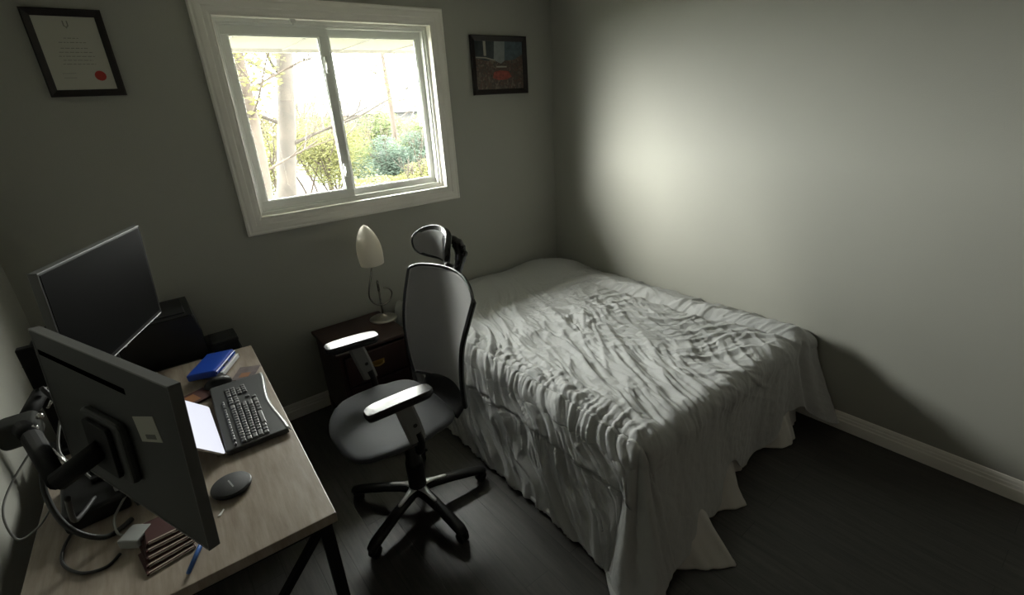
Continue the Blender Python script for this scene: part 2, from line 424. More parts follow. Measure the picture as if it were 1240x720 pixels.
def shrub(name, label, x, y, w, h, m, n, group='shrubs outside the window'):
    n = int(n*1.9)
    t = thing(name, label, 'shrub', (x, y, -.45), 0, group)
    bm = B()
    for k in range(7):
        a = random.uniform(0, 2*PI)
        branch(bm, Vector((random.uniform(-.2, .2)*w, 0, 0)), Vector((math.cos(a)*.5, math.sin(a)*.3, 1)).normalized(), h*.6, .03, 2, .35)
    obj('stem', bm, M['bark2'], t)
    cs = [(random.uniform(-.5, .5)*w, random.uniform(-.3, .3), h*random.uniform(.25, .8), w*random.uniform(.18, .36), .6, h*random.uniform(.15, .25)) for _ in range(9)]
    leaves('foliage', cs, n, .038, m, t)
    return t
shrub('garden_shrub', 'yellow green shrub outside the left pane, beside the thin leaning trunk', -.2, 10.5, 2.2, 2.6, M['leafy'], 5200)
shrub('garden_shrub', 'yellow green shrub outside the left pane, right of the thick trunk', 1.3, 11.0, 2.4, 2.3, M['leafy'], 5200)
shrub('garden_shrub', 'green shrub outside between the thin trunk and the left edge of the left pane', -1.9, 10.0, 1.6, 2.2, M['leafg'], 4000)
shrub('garden_shrub', 'light green shrub seen outside behind the meeting stile of the window', 2.6, 12.5, 2.6, 2.1, M['leafg'], 5200)
shrub('garden_shrub', 'dark bluish green shrub outside the middle of the right pane', 3.9, 11.0, 2.2, 1.9, M['leafb'], 6500)
shrub('garden_shrub', 'tangled light green shrub at the right edge of the right pane', 5.2, 11.5, 2.2, 2.3, M['leafg'], 6500)
shrub('garden_shrub', 'low yellow green shrub outside at the bottom of the right pane', 3.3, 9.0, 2.6, 1.1, M['leafy'], 4500)
shrub('garden_shrub', 'hazy yellow shrub far outside behind the thick trunk', .9, 16.0, 4.2, 3.4, M['leafy'], 4500)
for k_, (x_, y_, w_s, h_s, m_s, lb_) in enumerate([(-1.0, 19, 4.5, 4.6, 'leafy', 'tall hazy yellow shrub far outside at the left edge of the left pane'), (3.2, 21, 4.5, 3.9, 'leafy', 'tall hazy yellow shrub far outside in the middle of the left pane'), (6.8, 22, 5.0, 3.0, 'leafg', 'hazy light green shrub far outside behind the meeting stile'), (13.5, 21, 4.5, 4.2, 'leafy', 'hazy tan shrub far outside at the right edge of the right pane')]):
    t_ = thing('background_shrub', lb_, 'shrub', (x_, y_, -.45), 0, 'shrubs far outside the window')
    cs_ = [(random.uniform(-.5, .5)*w_s, random.uniform(-.6, .6), h_s*random.uniform(.15, .8), w_s*random.uniform(.15, .3), .8, h_s*random.uniform(.15, .25)) for _ in range(12)]
    leaves('foliage', cs_, 5200, .10, M[m_s], t_)
    bm = B()
    for q_ in range(6): branch(bm, Vector((random.uniform(-.3, .3)*w_s, 0, 0)), Vector((random.uniform(-.4, .4), 0, 1)).normalized(), h_s*.7, .05, 3, .4)
    obj('stem', bm, M['bark2'], t_)
hs = thing('neighbour_house', 'pale low house beyond the shrubs outside the right pane', 'house', (8.5, 26, -.45))
obj('house_wall', box(B(), (-3, -2, 0), (3, 2, 2.3)), M['siding'], hs)
bm = B(); prism(bm, [(-2.3, 0), (2.3, 0), (0, .8)], -3.3, 3.3, 0, Matrix.Translation((0, 0, 2.3)) @ Matrix.Rotation(PI/2, 4, 'Z') @ Matrix.Rotation(PI/2, 4, 'X'))
obj('house_roof', bm, M['roofm'], hs)
obj('house_window', box(B(), (-1.2, -2.03, 1.0), (-.2, -1.99, 1.8)), M['greyback'], hs)

# ------------------------------------------------------------------ framed pieces on the back wall
def wall_frame(name, label, cat, x0, x1, z0, z1, w):
    t = thing(name, label, cat, ((x0+x1)/2, -.002, (z0+z1)/2))
    W, H = x1-x0, z1-z0; bm = B()
    pr = [(0, 0), (0, .020), (.006, .022), (w*.55, .017), (w-.004, .013), (w, .010), (w, 0)]
    cs = [(-W/2, -H/2, 1, 1), (W/2, -H/2, -1, 1), (W/2, H/2, -1, -1), (-W/2, H/2, 1, -1)]
    rg = [[bm.verts.new((cx+sx*o, -h, cz+sz*o)) for o, h in pr] for cx, cz, sx, sz in cs]
    for i in range(4):
        a, b = rg[i], rg[(i+1) % 4]
        for k in range(len(pr)-1): bm.faces.new((a[k], a[k+1], b[k+1], b[k]))
    obj('frame', bm, M['frame'], t)
    return t, W-2*w, H-2*w
c, w_, h_ = wall_frame('framed_certificate', 'dark framed certificate with red seal hanging left of the window', 'certificate', -3.031, -2.757, 2.012, 2.363, .029)
sh = obj('certificate_sheet', box(B(), (-w_/2-.002, -.008, -h_/2-.002), (w_/2+.002, -.002, h_/2+.002)), M['paper'], c)
bm = B()
for k in range(24):
    a = 2*PI*k/24
seal = [(.0215*(1 if k % 2 else .93)*math.cos(2*PI*k/48), .0215*(1 if k % 2 else .93)*math.sin(2*PI*k/48)) for k in range(48)]
prism(bm, seal, 0, .0015, 0, Matrix.Translation((.062, -.008, -.090)) @ Matrix.Rotation(PI/2, 4, 'X'))
obj('red_seal', bm, M['seal'], sh)
bm = B(); random.seed(3)
for i, (z, wd) in enumerate([(.062, .055), (.045, .10), (.022, .10), (.006, .12), (-.010, .13), (-.026, .11), (-.042, .12)]):
    x = -wd/2+.005
    while x < wd/2:
        l = random.uniform(.006, .018); box(bm, (x, -.0088, z-.0012), (min(x+l, wd/2), -.008, z+.0012)); x += l+.004
for x in (-.07, -.05): box(bm, (x, -.0088, -.080), (x+.028, -.008, -.0785)); box(bm, (x+.002, -.0088, -.098), (x+.026, -.008, -.0965))
obj('printed_text', bm, M['ink'], sh)
bm = B()  # faint crest at the head of the sheet
for s in (-1, 1): box(bm, (s*.007-.0022, -.0088, .108), (s*.007+.0022, -.008, .130))
prism(bm, [(-.007, .110), (0, .099), (.007, .110), (.004, .112), (0, .105), (-.004, .112)], 0, .0008, 0, Matrix.Translation((0, -.008, 0)) @ Matrix.Rotation(PI/2, 4, 'X'))
obj('crest', bm, M['ink'], sh)

a_, w_, h_ = wall_frame('framed_street_picture', 'small black framed city street picture hanging right of the window', 'picture', -.768, -.474, 1.940, 2.322, .028) if False else wall_frame('framed_street_picture', 'small black framed city street picture hanging right of the window', 'picture', -.768, -.272, 1.939, 2.323, .036)
pz = obj('street_picture', box(B(), (-w_/2-.002, -.008, -h_/2-.002), (w_/2+.002, -.002, h_/2+.002)), M['art'], a_)
FW, FH = w_, h_
def patch(name, poly, m, d):
    bm = B(); prism(bm, [(x*FW-FW/2, y*FH-FH/2) for x, y in poly], 0, .0006, 0, Matrix.Translation((0, -.008-d, 0)) @ Matrix.Rotation(PI/2, 4, 'X'))
    return obj(name, bm, m, pz)
patch('printed_sky', [(.36, .62), (.40, 1), (.62, 1), (.60, .60), (.52, .54)], M['art_sky'], 0)
patch('printed_tower', [(0, .66), (0, 1), (.40, 1), (.37, .62), (.2, .60)], M['art_tower'], .0002)
patch('printed_tower', [(.60, .60), (.62, 1), (1, 1), (1, .74), (.8, .62)], M['art_blue'], .0002)
patch('printed_tower', [(.17, .70), (.17, 1), (.22, 1), (.22, .70)], M['art_light'], .0005)
patch('printed_bridge', [(0, .66), (0, .68), (.2, .675), (.40, .62), (.38, .60), (.2, .645)], M['art_light'], .0006)
patch('printed_bus', [(.33, .24), (.36, .36), (.48, .40), (.68, .38), (.74, .26), (.62, .20), (.45, .19)], M['art_red'], .0004)
patch('printed_sign', [(.42, .46), (.42, .49), (.64, .49), (.64, .46)], M['art_light'], .0006)

# ------------------------------------------------------------------ bed
bed = thing('bed', 'large bed with white skirt standing in the corner under the grey comforter', 'bed', (-.80, -1.1, 0))
BX0, BX1, BY0, BY1 = -1.56, -.05, -2.13, -.04       # mattress plan
def bedobj(name, bm, m, sm=False):
    bmesh.ops.translate(bm, vec=(.80, 1.1, 0), verts=bm.verts)
    return obj(name, bm, m, bed, sm)
bedobj('mattress', box(B(), (BX0+.02, BY0+.02, .33), (BX1, BY1, .565), .05, 4), M['mattress'])
bedobj('box_spring', box(B(), (BX0+.03, BY0+.03, .12), (BX1, BY1, .33), .02), M['mattress'])
for x, y in ((BX0+.1, BY0+.12), (BX1-.1, BY0+.12), (BX0+.1, BY1-.1), (BX1-.1, BY1-.1)):
    bedobj('leg', box(B(), (x-.03, y-.03, 0), (x+.03, y+.03, .12), .004), M['blackplastic'])

def N(x, y, z=0.0): return noise.noise(Vector((x, y, z)))
def ridge(v, w=.5):  # sharp-ish fold profile from a noise value
    return max(0.0, 1-abs(v)/w)**1.6
ZT = .578
SKX = BX1 + .035
def foot_drop(x):
    """how far the comforter hangs at the foot, as a function of x"""
    d = .575
    for cx, wd, a in ((-.27, .12, .13), (-.95, .11, .16), (-1.31, .07, .12)):
        d -= a*math.exp(-((x-cx)/wd)**2)
    return d
def interp(x, xs, ys):
    return float(np.interp(x, xs, ys))
def cloth(P, Q):
    """P: x-like flat coord (metres, may pass beyond the left edge), Q: distance from the head edge. Returns position"""
    x0 = BX0+.02; L = BY1-BY0-.02
    e1 = max(0.0, x0-P); e2 = max(0.0, Q-L); e = math.hypot(e1, e2)
    bx = max(P, x0); by = BY1-min(Q, L)
    # top surface height: pillow swell, sag near wall, roll along wall
    head = math.exp(-((by+.22)/.20)**2)
    z = ZT + .050*head*(.6+.5*math.exp(-((bx+.25)/.30)**2)+.5*N(bx*4, by*4, 90)) + .012*N(bx*2.2, by*2.2, 3)
    wallr = -bx
    z -= .05*max(0, (1-wallr/.22)) if wallr < .22 else 0
    rl = .30 - .05*math.sin(by*1.7) + .02*N(by*3, 1.7)
    along = 1/(1+math.exp(-( -by-.75)/.08))
    z += along*(.030*math.exp(-((wallr-rl+.09)/.055)**2) - .018*math.exp(-((wallr-rl)/.022)**2))
    r = .07
    if e < 1e-9:
        out = 0; down = 0; n = (0, 0); nx, ny, nz = 0, 0, 1
        ang = 0
    else:
        n = (-e1/e, -e2/e); arc = r*PI/2
        fl = (.20 if Q > .75 else .08+.16*max(0, Q-.0)*1.0)*abs(n[0]) + abs(n[1])*interp(bx, (-1.54, -1.35, -1.19, -.95, -.6, -.3, -.2, -.05), (.30, .27, .20, .10, .05, .06, .16, .42)) + .06*abs(n[0]*n[1])*2
        if e < arc:
            a = e/r; out = r*math.sin(a); down = r*(1-math.cos(a)); nz = math.cos(a); nh = math.sin(a)
        else:
            out = r+(e-arc)*fl; down = r+(e-arc)*math.sqrt(1-fl*fl); nz = fl; nh = 1
        nx, ny = n[0]*nh, n[1]*nh
        mxd = z-.012
        if down > mxd:
            out += (down-mxd)*.75; down = mxd; 
    pos = Vector((bx+n[0]*out, by+n[1]*out, z-down))
    # ---------------- wrinkles
    X, Y = P, BY1-Q
    h = 0.0
    lit = 1/(1+math.exp(-(-Y-.55)/.12))          # flatter near the pillows
    wx = X+.10*N(X*2.3, Y*2.3, 5); wy = Y+.10*N(X*2.3, Y*2.3, 9)
    side = 1-min(1, max(0, e1-.0)/.06)           # top wrinkles die out past the first seam
    footk = 1-min(1, e2/.12)
    def aniso(deg, fa, fc, seed):
        c_, s_ = math.cos(math.radians(deg)), math.sin(math.radians(deg))
        al = wx*c_+wy*s_; ac = -wx*s_+wy*c_
        return N(al*fa+seed, ac*fc, seed)
    left = math.exp(-((X+1.25)/.50)**2)
    tk = lit*side
    # long folds running down the bed, strongest on the near side
    h += (.030*ridge(aniso(-113, 1.3, 8.0, 2), .38) + .012*ridge(aniso(-118, 2.6, 15, 4), .42))*tk*(.15+.85*left)
    h += .007*ridge(aniso(-105, 5, 27, 14), .4)*tk*(.3+.7*left)
    # folds more across, towards the wall side
    h += (.017*ridge(aniso(-36, 2.0, 10, 21), .34) + .008*ridge(aniso(-28, 4.5, 20, 23), .4))*tk*(1-.85*left)
    h += .009*ridge(aniso(10, 3.0, 14, 33), .3)*tk*(1-left)*N(X*2+4, Y*2, 8)
    # crumpled place where the cloth is pulled together
    for px, py, pr, am in ((-.98, -1.12, .26, .020), (-.62, -1.0, .30, .012), (-1.22, -.90, .2, .010)):
        dx, dy = X-px, Y-py; rr = math.hypot(dx, dy)
        h += am*ridge(N(wx*13+px, wy*8, 19+px), .36)*math.exp(-(rr/pr)**2)*side
    # puckers across the stitched lines of the left side
    sd = e1
    if e1 > 0 or X < x0+.22:
        pk = .75*math.exp(-((X-x0)/.08)**2) if e1 <= 0 else min(1, .75+e1*3)
        foot_fade = 1 if e2 <= 0 else max(0.0, 1-e2/.25)
        ss = Y + .75*sd + .05*N(Y*4, sd*6, 40)
        big = ridge(N(ss*9, sd*1.6, 41), .40); med = ridge(N(ss*17+3, sd*2.5, 47), .36); fine = ridge(N(ss*34, sd*4, 49), .4)
        nearseam = math.exp(-((sd-.03)/.05)**2) + math.exp(-((sd-.25)/.05)**2)
        h += pk*foot_fade*(.022*big*(.5+min(1, sd*5)) + .020*med*(.6+min(.6, sd*4)) + .008*fine*(.3+nearseam))
    # seams
    for s0, wd, dp in ((.015, .008, .016), (.235, .010, .026)):
        if sd > 0: h -= dp*math.exp(-((sd-s0-.012*N(Y*2, 0, 50))/wd)**2)
    if sd > .235: h -= .018*min(1, (sd-.235)/.02)
    # broad soft folds hanging at the foot
    if e2 > 0:
        k = min(1, e2/.2)
        h = h*max(.10, 1-k*.92) + k*(.030*N(X*5.5, e2*1.2, 60)*e2/.5 + .004*N(X*16, e2*3, 61))
        cw = abs(n[0]*n[1])*2
        th = math.atan2(e1, e2)
        h += cw*.020*math.sin(th*11+2)*min(1, e/.25)
        dark = math.exp(-((X+.22-.10*e2)/.03)**2)
        h -= .035*dark*k
    # finest crumple
    h += .0022*N(X*30, Y*30, 70)*lit
    if pos.z < .03: h = max(0, min(h, .02))
    pos += Vector((nx, ny, nz))*h
    pos.x = min(pos.x, -.013); pos.y = min(pos.y, -.022); pos.z = max(pos.z, .008)
    return pos
PL = .60
nu, nv = 520, 600
def cf(u, v):
    P = -PL + BX0 + u*(SKX-BX0+PL)
    Lq = (BY1-BY0-.02)
    P_ = P
    Q = v*(Lq+foot_drop(max(P, BX0)))
    return cloth(P_, Q)
com = grid_obj('comforter', cf, nu, nv, M['comforter'])
tag(com, 'crumpled grey comforter draped over the bed down to the floor', 'comforter')
s = com.modifiers.new('t', 'SOLIDIFY'); s.thickness = .006; s.offset = -1

for e_ in (.030, .262):
    pts_ = []
    for k in range(420):
        q_ = .30 + (BY1-BY0-.02-.30)*k/419
        a_p = cloth(BX0+.02-e_, q_); pts_.append(a_p + Vector((-.003, 0, .003)))
    pts_ = [pts_[0]] + [(pts_[k-1]+pts_[k]+pts_[k+1])/3 for k in range(1, 419)] + [pts_[-1]]
    obj('piping', tube(B(), pts_, .0042, 6), M['comforter'], com, True)
# white skirt showing under the foot hem
def skirt(u, v):
    x = -1.60+u*1.54; z = .30*(1-v)
    yb = interp(x, (-1.55, -1.40, -1.30, -1.18, -1.08, -.95, -.84, -.6, -.42, -.28, -.14, -.06), (-2.25, -2.42, -2.45, -2.24, -2.27, -2.31, -2.21, -2.14, -2.24, -2.26, -2.19, -2.14)) + .02*math.sin(x*21)
    y = (BY0-.01)*(1-v) + yb*v + (.010*N(x*14, z*6, 80) + .012*N(x*30, z*4, 83))*v
    return Vector((x+.80, y+1.1, max(z, .004)))
sk = grid_obj('bed_skirt', skirt, 140, 24, M['whitecloth'], bed, .003)
tag(sk, 'white skirt peeking under the hem')

# ------------------------------------------------------------------ nightstand + lamp
NX0, NX1, NY0, NY1, NZ = -2.205, -1.735, -.50, -.03, .58
ns = thing('nightstand', 'dark red wood nightstand between the desk and the bed', 'nightstand', ((NX0+NX1)/2, (NY0+NY1)/2, 0))
hw, hd = (NX1-NX0)/2, (NY1-NY0)/2
obj('table_top', box(B(), (-hw, -hd, NZ-.022), (hw, hd, NZ), .006), M['mahogany'], ns)
bm = B(); box(bm, (-hw+.02, -hd+.02, .08), (-hw+.038, hd-.01, NZ-.022)); box(bm, (hw-.038, -hd+.02, .08), (hw-.02, hd-.01, NZ-.022)); box(bm, (-hw+.038, hd-.022, .08), (hw-.038, hd-.01, NZ-.022)); box(bm, (-hw+.038, -hd+.03, .10), (hw-.038, hd-.022, .12))
obj('body', bm, M['mahogany'], ns)
for sx in (-1, 1):
    for sy in (-1, 1):
        bm = B(); x = sx*(hw-.035); y = sy*(hd-.03)
        box(bm, (x-.018, y-.018, 0), (x+.018, y+.018, .10), .004); obj('leg', bm, M['mahogany'], ns)
for z0, z1 in ((.345, .54), (.13, .335)):
    d = obj('drawer', box(B(), (-hw+.042, -hd+.004, z0), (hw-.042, -hd+.024, z1), .006), M['mahogany'], ns)
    bm = B(); zc = (z0+z1)/2
    tube(bm, smooth_path([(-.035, -hd+.004, zc+.008), (-.028, -hd-.014, zc), (0, -hd-.018, zc-.006), (.028, -hd-.014, zc), (.035, -hd+.004, zc+.008)]), .004, 8)
    box(bm, (-.045, -hd+.0005, zc-.012), (.045, -hd+.005, zc+.022), .002)
    obj('pull', bm, M['brass'], d, True)

LX, LY = -1.770, -.19
lp = thing('table_lamp', 'nickel table lamp with curled stem and frosted bullet shade on the nightstand', 'lamp', (LX, LY, NZ))
obj('lamp_base', lathe(B(), [(.002, 0), (.090, 0), (.092, .004), (.084, .010), (.055, .019), (.028, .026), (.012, .033), (.007, .040)], 40), M['nickel'], lp, True)
bm = B(); tube(bm, [(0, 0, .03), (0, 0, .20)], .0065, 12); lathe(bm, [(.0085, .20), (.0085, .262), (.006, .268), (.003, .275)], 16); 
obj('stem', bm, M['steel'], lp, True)
cur = []
for k in range(34):   # the curl, from beside the stem round under and up to the shade
    t = k/33; a = math.radians(120 - 330*t) if False else None
pts = [(.030, -.01, .215), (.060, -.012, .205), (.080, -.012, .175), (.070, -.010, .135), (.035, -.008, .105), (-.01, -.006, .105), (-.05, -.004, .13), (-.070, 0, .175), (-.062, 0, .235), (-.040, 0, .30), (-.022, 0, .365), (-.015, 0, .40)]
tube(bm := B(), smooth_path(pts, 8), .0052, 10)
obj('curled_rod', bm, M['steel'], lp, True)
shp = []
for k in range(22):
    t = k/21; z = .258*t; r = .074*(1-(t**2.6))**.62*(1+.12*math.sin(t*PI)) if t < 1 else .001
    shp.append((max(r, .001), z))
sm = Matrix.Translation((-.012, 0, .388)) @ Matrix.Rotation(math.radians(-3), 4, 'Y')
bm = lathe(B(), shp, 36, sm, cap=False); 
o = obj('lamp_shade', bm, M['frosted'], lp, True)
tag(o, 'frosted white bullet shade')
bm = B(); lathe(bm, [(.012, 0), (.014, .01), (.014, .04)], 16, Matrix.Translation((-.013, 0, .37)))
tube(bm, [(.014, 0, .395), (.07, 0, .405), (.078, 0, .408)], .0025, 8)
obj('socket', bm, M['nickel'], lp, True)

# ------------------------------------------------------------------ desk
DZ = .82
DR = math.radians(-2.2)
dk = thing('desk', 'grey brown wooden desk with black metal frame along the left wall', 'desk', (-2.633, -1.235, 0), DR)
DL, DWD = 1.385, .70      # length along local y, depth to the left (-x)
obj('desk_top', box(B(), (-DWD, -DL/2, DZ-.032), (.0, DL/2, DZ), .002), M['desk'], dk)
bm = B(); box(bm, (-DWD, -DL/2+.001, DZ-.0345), (0, -DL/2+.02, DZ-.0325))
def ss(p, q, w=.035, d=.02, mat_='blackmetal', name='brace', par=None):
    p, q = Vector(p), Vector(q); L = (q-p).length; z = (q-p).normalized()
    x = Vector((0, 1, 0)) if abs(z.y) < .9 else Vector((1, 0, 0)); y = z.cross(x).normalized(); x = y.cross(z)
    mx = Matrix.Translation(p) @ Matrix((x, y, z)).transposed().to_4x4()
    bm = B(); box(bm, (-w/2, -d/2, 0), (w/2, d/2, L), .002, 1, mx)
    return obj(name, bm, M[mat_], par)
bm.free()
for sy in (-1, 1):
    y = sy*(DL/2-.05)
    ss((-.03, y, 0), (-.03, y, DZ-.032), .035, .035, name='leg', par=dk)
    ss((-DWD+.06, y, 0), (-DWD+.06, y, DZ-.032), .035, .035, name='leg', par=dk)
    ss((-.05, y, DZ-.055), (-DWD+.08, y, DZ-.055), .03, .03, name='rail', par=dk)
    ss((-.05, y, DZ-.08), (-DWD+.08, y, .06), .026, .02, name='brace', par=dk)
ss((-DWD+.06, -DL/2+.07, .5), (-DWD+.06, DL/2-.07, .5), .03, .02, name='rail', par=dk)
T_ = DZ+.0005

# keyboard: local x right along the long side, local y away from the user
def keyboard():
    # corner pixels give: numpad end far, palm edge towards the chair
    kb = thing('keyboard', 'black keyboard with curved silver palm edge lying at the right edge of the desk', 'keyboard', (-2.758, -1.185, T_), math.radians(88.0))
    Lk, Wk = .515, .185
    n = 24; poly = []
    top = [(-Lk/2+.008+(Lk-.016)*i/n, Wk/2-.004) for i in range(n+1)]
    bot = [(Lk/2-(Lk)*i/n, -Wk/2-.018*math.sin(PI*i/n)**1.3*0 + .020*math.cos(2*PI*i/n)*-.5-.006) for i in range(n+1)]
    poly = top + [(Lk/2, Wk/2-.014)] + bot + [(-Lk/2, Wk/2-.014)]
    bm = B(); prism(bm, poly, .002, .022, .004)
    obj('keyboard_body', bm, M['kbody'], kb)
    bm = B()
    rim = [(x, y-.002, .017) for x, y in bot]
    v0 = [bm.verts.new((x, y+.009, .0232)) for x, y, z in rim]; v1 = [bm.verts.new((x*1.004, y-.002, .021)) for x, y, z in rim]; v2 = [bm.verts.new((x*1.004, y-.006, .012)) for x, y, z in rim]
    for a, b in ((v0, v1), (v1, v2)):
        for i in range(n): bm.faces.new((a[i], a[i+1], b[i+1], b[i]))
    e = obj('palm_edge', bm, M['kedge'], kb, True); e.modifiers.new('t', 'SOLIDIFY').thickness = .002
    tag(e, 'silver curved palm edge')
    # keys
    u = .0192; x0 = -Lk/2+.012; y0 = Wk/2-.062
    keys = []
    def row(y, start, widths, h=1.0):
        x = start
        for w in widths:
            if w > 0: keys.append((x+w*u/2, y, w*u-.003, h*u-.003))
            x += abs(w)*u
    row(y0+.026, x0, [1, -.6]+[1]*4+[-.3]+[1]*4+[-.3]+[1]*4+[-.4]+[1]*3, .62)
    row(y0, x0, [1]*13+[1.9]+[-.4, 1, 1, 1, -.4, 1, 1, 1, 1])
    row(y0-u, x0, [1.5]+[1]*12+[1.4]+[-.4, 1, 1, 1, -.4, 1, 1, 1, 1])
    row(y0-2*u, x0, [1.8]+[1]*11+[2.1]+[-3.8, 1, 1, 1])
    row(y0-3*u, x0, [2.3]+[1]*10+[2.6]+[-1.4, 1, -1.4, 1, 1, 1, 1])
    row(y0-4*u, x0, [1.3, 1.2, 1.3, 5.5, 1.3, 1.2, 1.3, 1.8]+[-.4, 1, 1, 1, -.4, 2, 1, 1])
    keys = keys[:100]
    cache = {}
    for (x, y, w, h) in keys:
        kx = (round(w, 4), round(h, 4))
        if kx not in cache:
            bm = B(); box(bm, (-w/2, -h/2, 0), (w/2, h/2, .007), .0022, 2); bmesh.ops.recalc_face_normals(bm, faces=bm.faces)
            for v in bm.verts:
                if v.co.z > .004: v.co.x *= .88; v.co.y *= .86
            me = bpy.data.meshes.new('key'); bm.to_mesh(me); bm.free(); me.materials.append(M['keycap']); cache[kx] = me
        o = bpy.data.objects.new('key', cache[kx]); COL.objects.link(o); o.parent = kb
        dx = 0
        yy = y - .004*math.cos(2*PI*(x/Lk)) * max(0, (y0-y)/(4*u))
        o.location = (x, yy, .022)
keyboard()

# tablet with lit screen, propped up towards the chair
tb = thing('tablet_computer', 'glowing white tablet screen leaning back between the near monitor and keyboard', 'tablet', (-2.858, -1.255, T_), 0)
tilt = math.radians(43)
tm = Matrix.Translation((0, 0, .014)) @ Matrix.Rotation(tilt, 4, 'Y')
bm = B(); prism(bm, rrect(.20, .372, .012), -.007, 0, .001, tm @ Matrix.Translation((-.100, 0, 0)))
obj('tablet_body', bm, M['silver'], tb)
bm = B(); prism(bm, rrect(.196, .368, .011), .0001, .0008, 0, tm @ Matrix.Translation((-.100, 0, 0)))
tag(obj('lit_screen', bm, M['glow'], tb), 'glowing white screen')
bm = B(); tube(bm, [(-.09, .05, .085), (-.15, .05, .003), (-.15, -.05, .003), (-.09, -.05, .085)], .004, 8)
obj('stand', bm, M['silver'], tb)
for y in (-.15, .15):
    bm = B(); box(bm, (-.026, y-.014, 0), (-.006, y+.014, .014), .003); obj('stand_foot', bm, M['silver'], tb)

# wireless charger
ch = thing('wireless_charger', 'round black wireless charging pad near the front of the desk', 'charger', (-2.872, -1.612, T_), 0)
obj('charger_base', lathe(B(), [(.03, 0), (.052, .001), (.056, .006), (.057, .012), (.056, .014)], 48), M['blackplastic'], ch, True)
obj('charging_surface', lathe(B(), [(.001, .0135), (.0535, .0142), (.0545, .0165), (.0535, .0172), (.001, .0172)], 48, cap=False), M['mattblack'], ch, True)
bm = B(); mk = Matrix.Rotation(math.radians(100), 4, 'Z')
for k in range(7): box(bm, (-.020+.006*k, -.0022, .0173), (-.0155+.006*k, .0022, .0176), 0, 1, mk)
obj('logo_print', bm, M['greywhite'], ch)

# mouse
mo = thing('computer_mouse', 'black mouse between the blue case and keyboard', 'mouse', (-2.80, -.880, T_), math.radians(-80))
bm = B(); bmesh.ops.create_uvsphere(bm, u_segments=28, v_segments=16, radius=1)
for v in bm.verts:
    v.co.x *= .031*(1-.12*v.co.y); v.co.y *= .056; v.co.z = max(v.co.z, -.15)*.036+.0055
obj('mouse_shell', bm, M['blackplastic'], mo, True)
bm = B(); lathe(bm, [(.004, -.003), (.008, -.002), (.008, .002), (.004, .003)], 16, Matrix.Translation((0, .030, .032)) @ Matrix.Rotation(PI/2, 4, 'Y'))
obj('scroll_wheel', bm, M['mattblack'], mo)

# blue case with pale tray edge, wedge-like, leaning on a card box
bc = thing('blue_case', 'blue plastic case tilted on a pale tray at the far end of the desk', 'case', (-2.800, -.735, T_), math.radians(60))
tm = Matrix.Translation((0, 0, .022)) @ Matrix.Rotation(math.radians(-6), 4, 'X')
bm = B(); box(bm, (-.095, -.060, 0), (.115, .060, .030), .006, 2, tm); obj('case_body', bm, M['blue'], bc)
bm = B(); box(bm, (-.09, -.066, .008), (.11, -.0595, .022), .002, 1, tm); obj('case_latch', bm, M['blue'], bc)
bm = B(); box(bm, (-.03, -.0675, .010), (.02, -.066, .018), .001, 1, tm); obj('latch_slot', bm, M['blackplastic'], bc)
bm = B(); box(bm, (-.06, -.072, .005), (.12, .055, .026), .002, 1, Matrix.Rotation(math.radians(-2), 4, 'X')); tr = obj('tray', bm, M['bluewhite'], bc); tag(tr, 'pale tray under the case')
cd = thing('picture_card', 'small muted red and grey card lying beside the blue case', 'card', (-2.685, -.845, T_), math.radians(62))
obj('card_sheet', box(B(), (-.06, -.045, 0), (.06, .045, .0015)), M['cardpic'], cd)
bm = B(); box(bm, (-.04, -.02, .0016), (.0, .02, .0019)); obj('card_image', bm, M['orange'], cd)

# black printer at the far end and a lower black box beside it
pr = thing('printer', 'black box shaped printer in shadow past the far edge of the desk', 'printer', (-2.945, -.285, .761), 0)
bm = B(); prism(bm, [(-.21, 0), (.21, 0), (.21, .17), (.19, .262), (-.19, .262), (-.21, .17)], -.17, .17, .006, Matrix.Rotation(PI/2, 4, 'X'), 1)
bmesh.ops.transform(bm, matrix=Matrix.Scale(.78, 4, (1, 0, 0)), verts=bm.verts)
obj('printer_body', bm, M['blackplastic'], pr)
bm = B(); box(bm, (-.12, -.12, .261), (.12, .13, .267), .003); obj('printer_lid', bm, M['mattblack'], pr)
bm = B(); box(bm, (-.12, -.195, .02), (.12, -.165, .035), .004); obj('paper_tray', bm, M['mattblack'], pr)
bx = thing('storage_box', 'low black box beside the printer just past the far edge of the desk', 'box', (-2.705, -.38, .761), 0)
obj('box_body', box(B(), (-.055, -.07, 0), (.062, .07, .072), .006), M['blackplastic'], bx)
bm = B(); box(bm, (-.058, -.073, .070), (.064, .073, .088), .005); obj('box_lid', bm, M['mattblack'], bx)

cab = thing('cabinet', 'black cabinet behind the desk carrying the printer and low box', 'cabinet', (-3.0, -.28, 0))
obj('body', box(B(), (-.25, -.20, 0), (.36, .20, .745), .004), M['mattblack'], cab)
obj('cabinet_top', box(B(), (-.255, -.21, .745), (.37, .21, .76), .003), M['blackplastic'], cab)
for x0 in (-.24, .06):
    d = obj('door', box(B(), (x0, -.212, .03), (x0+.28, -.201, .73), .003), M['mattblack'], cab)
    obj('handle', box(B(), (x0+.13, -.222, .5), (x0+.15, -.212, .6), .002), M['blackmetal'], d)
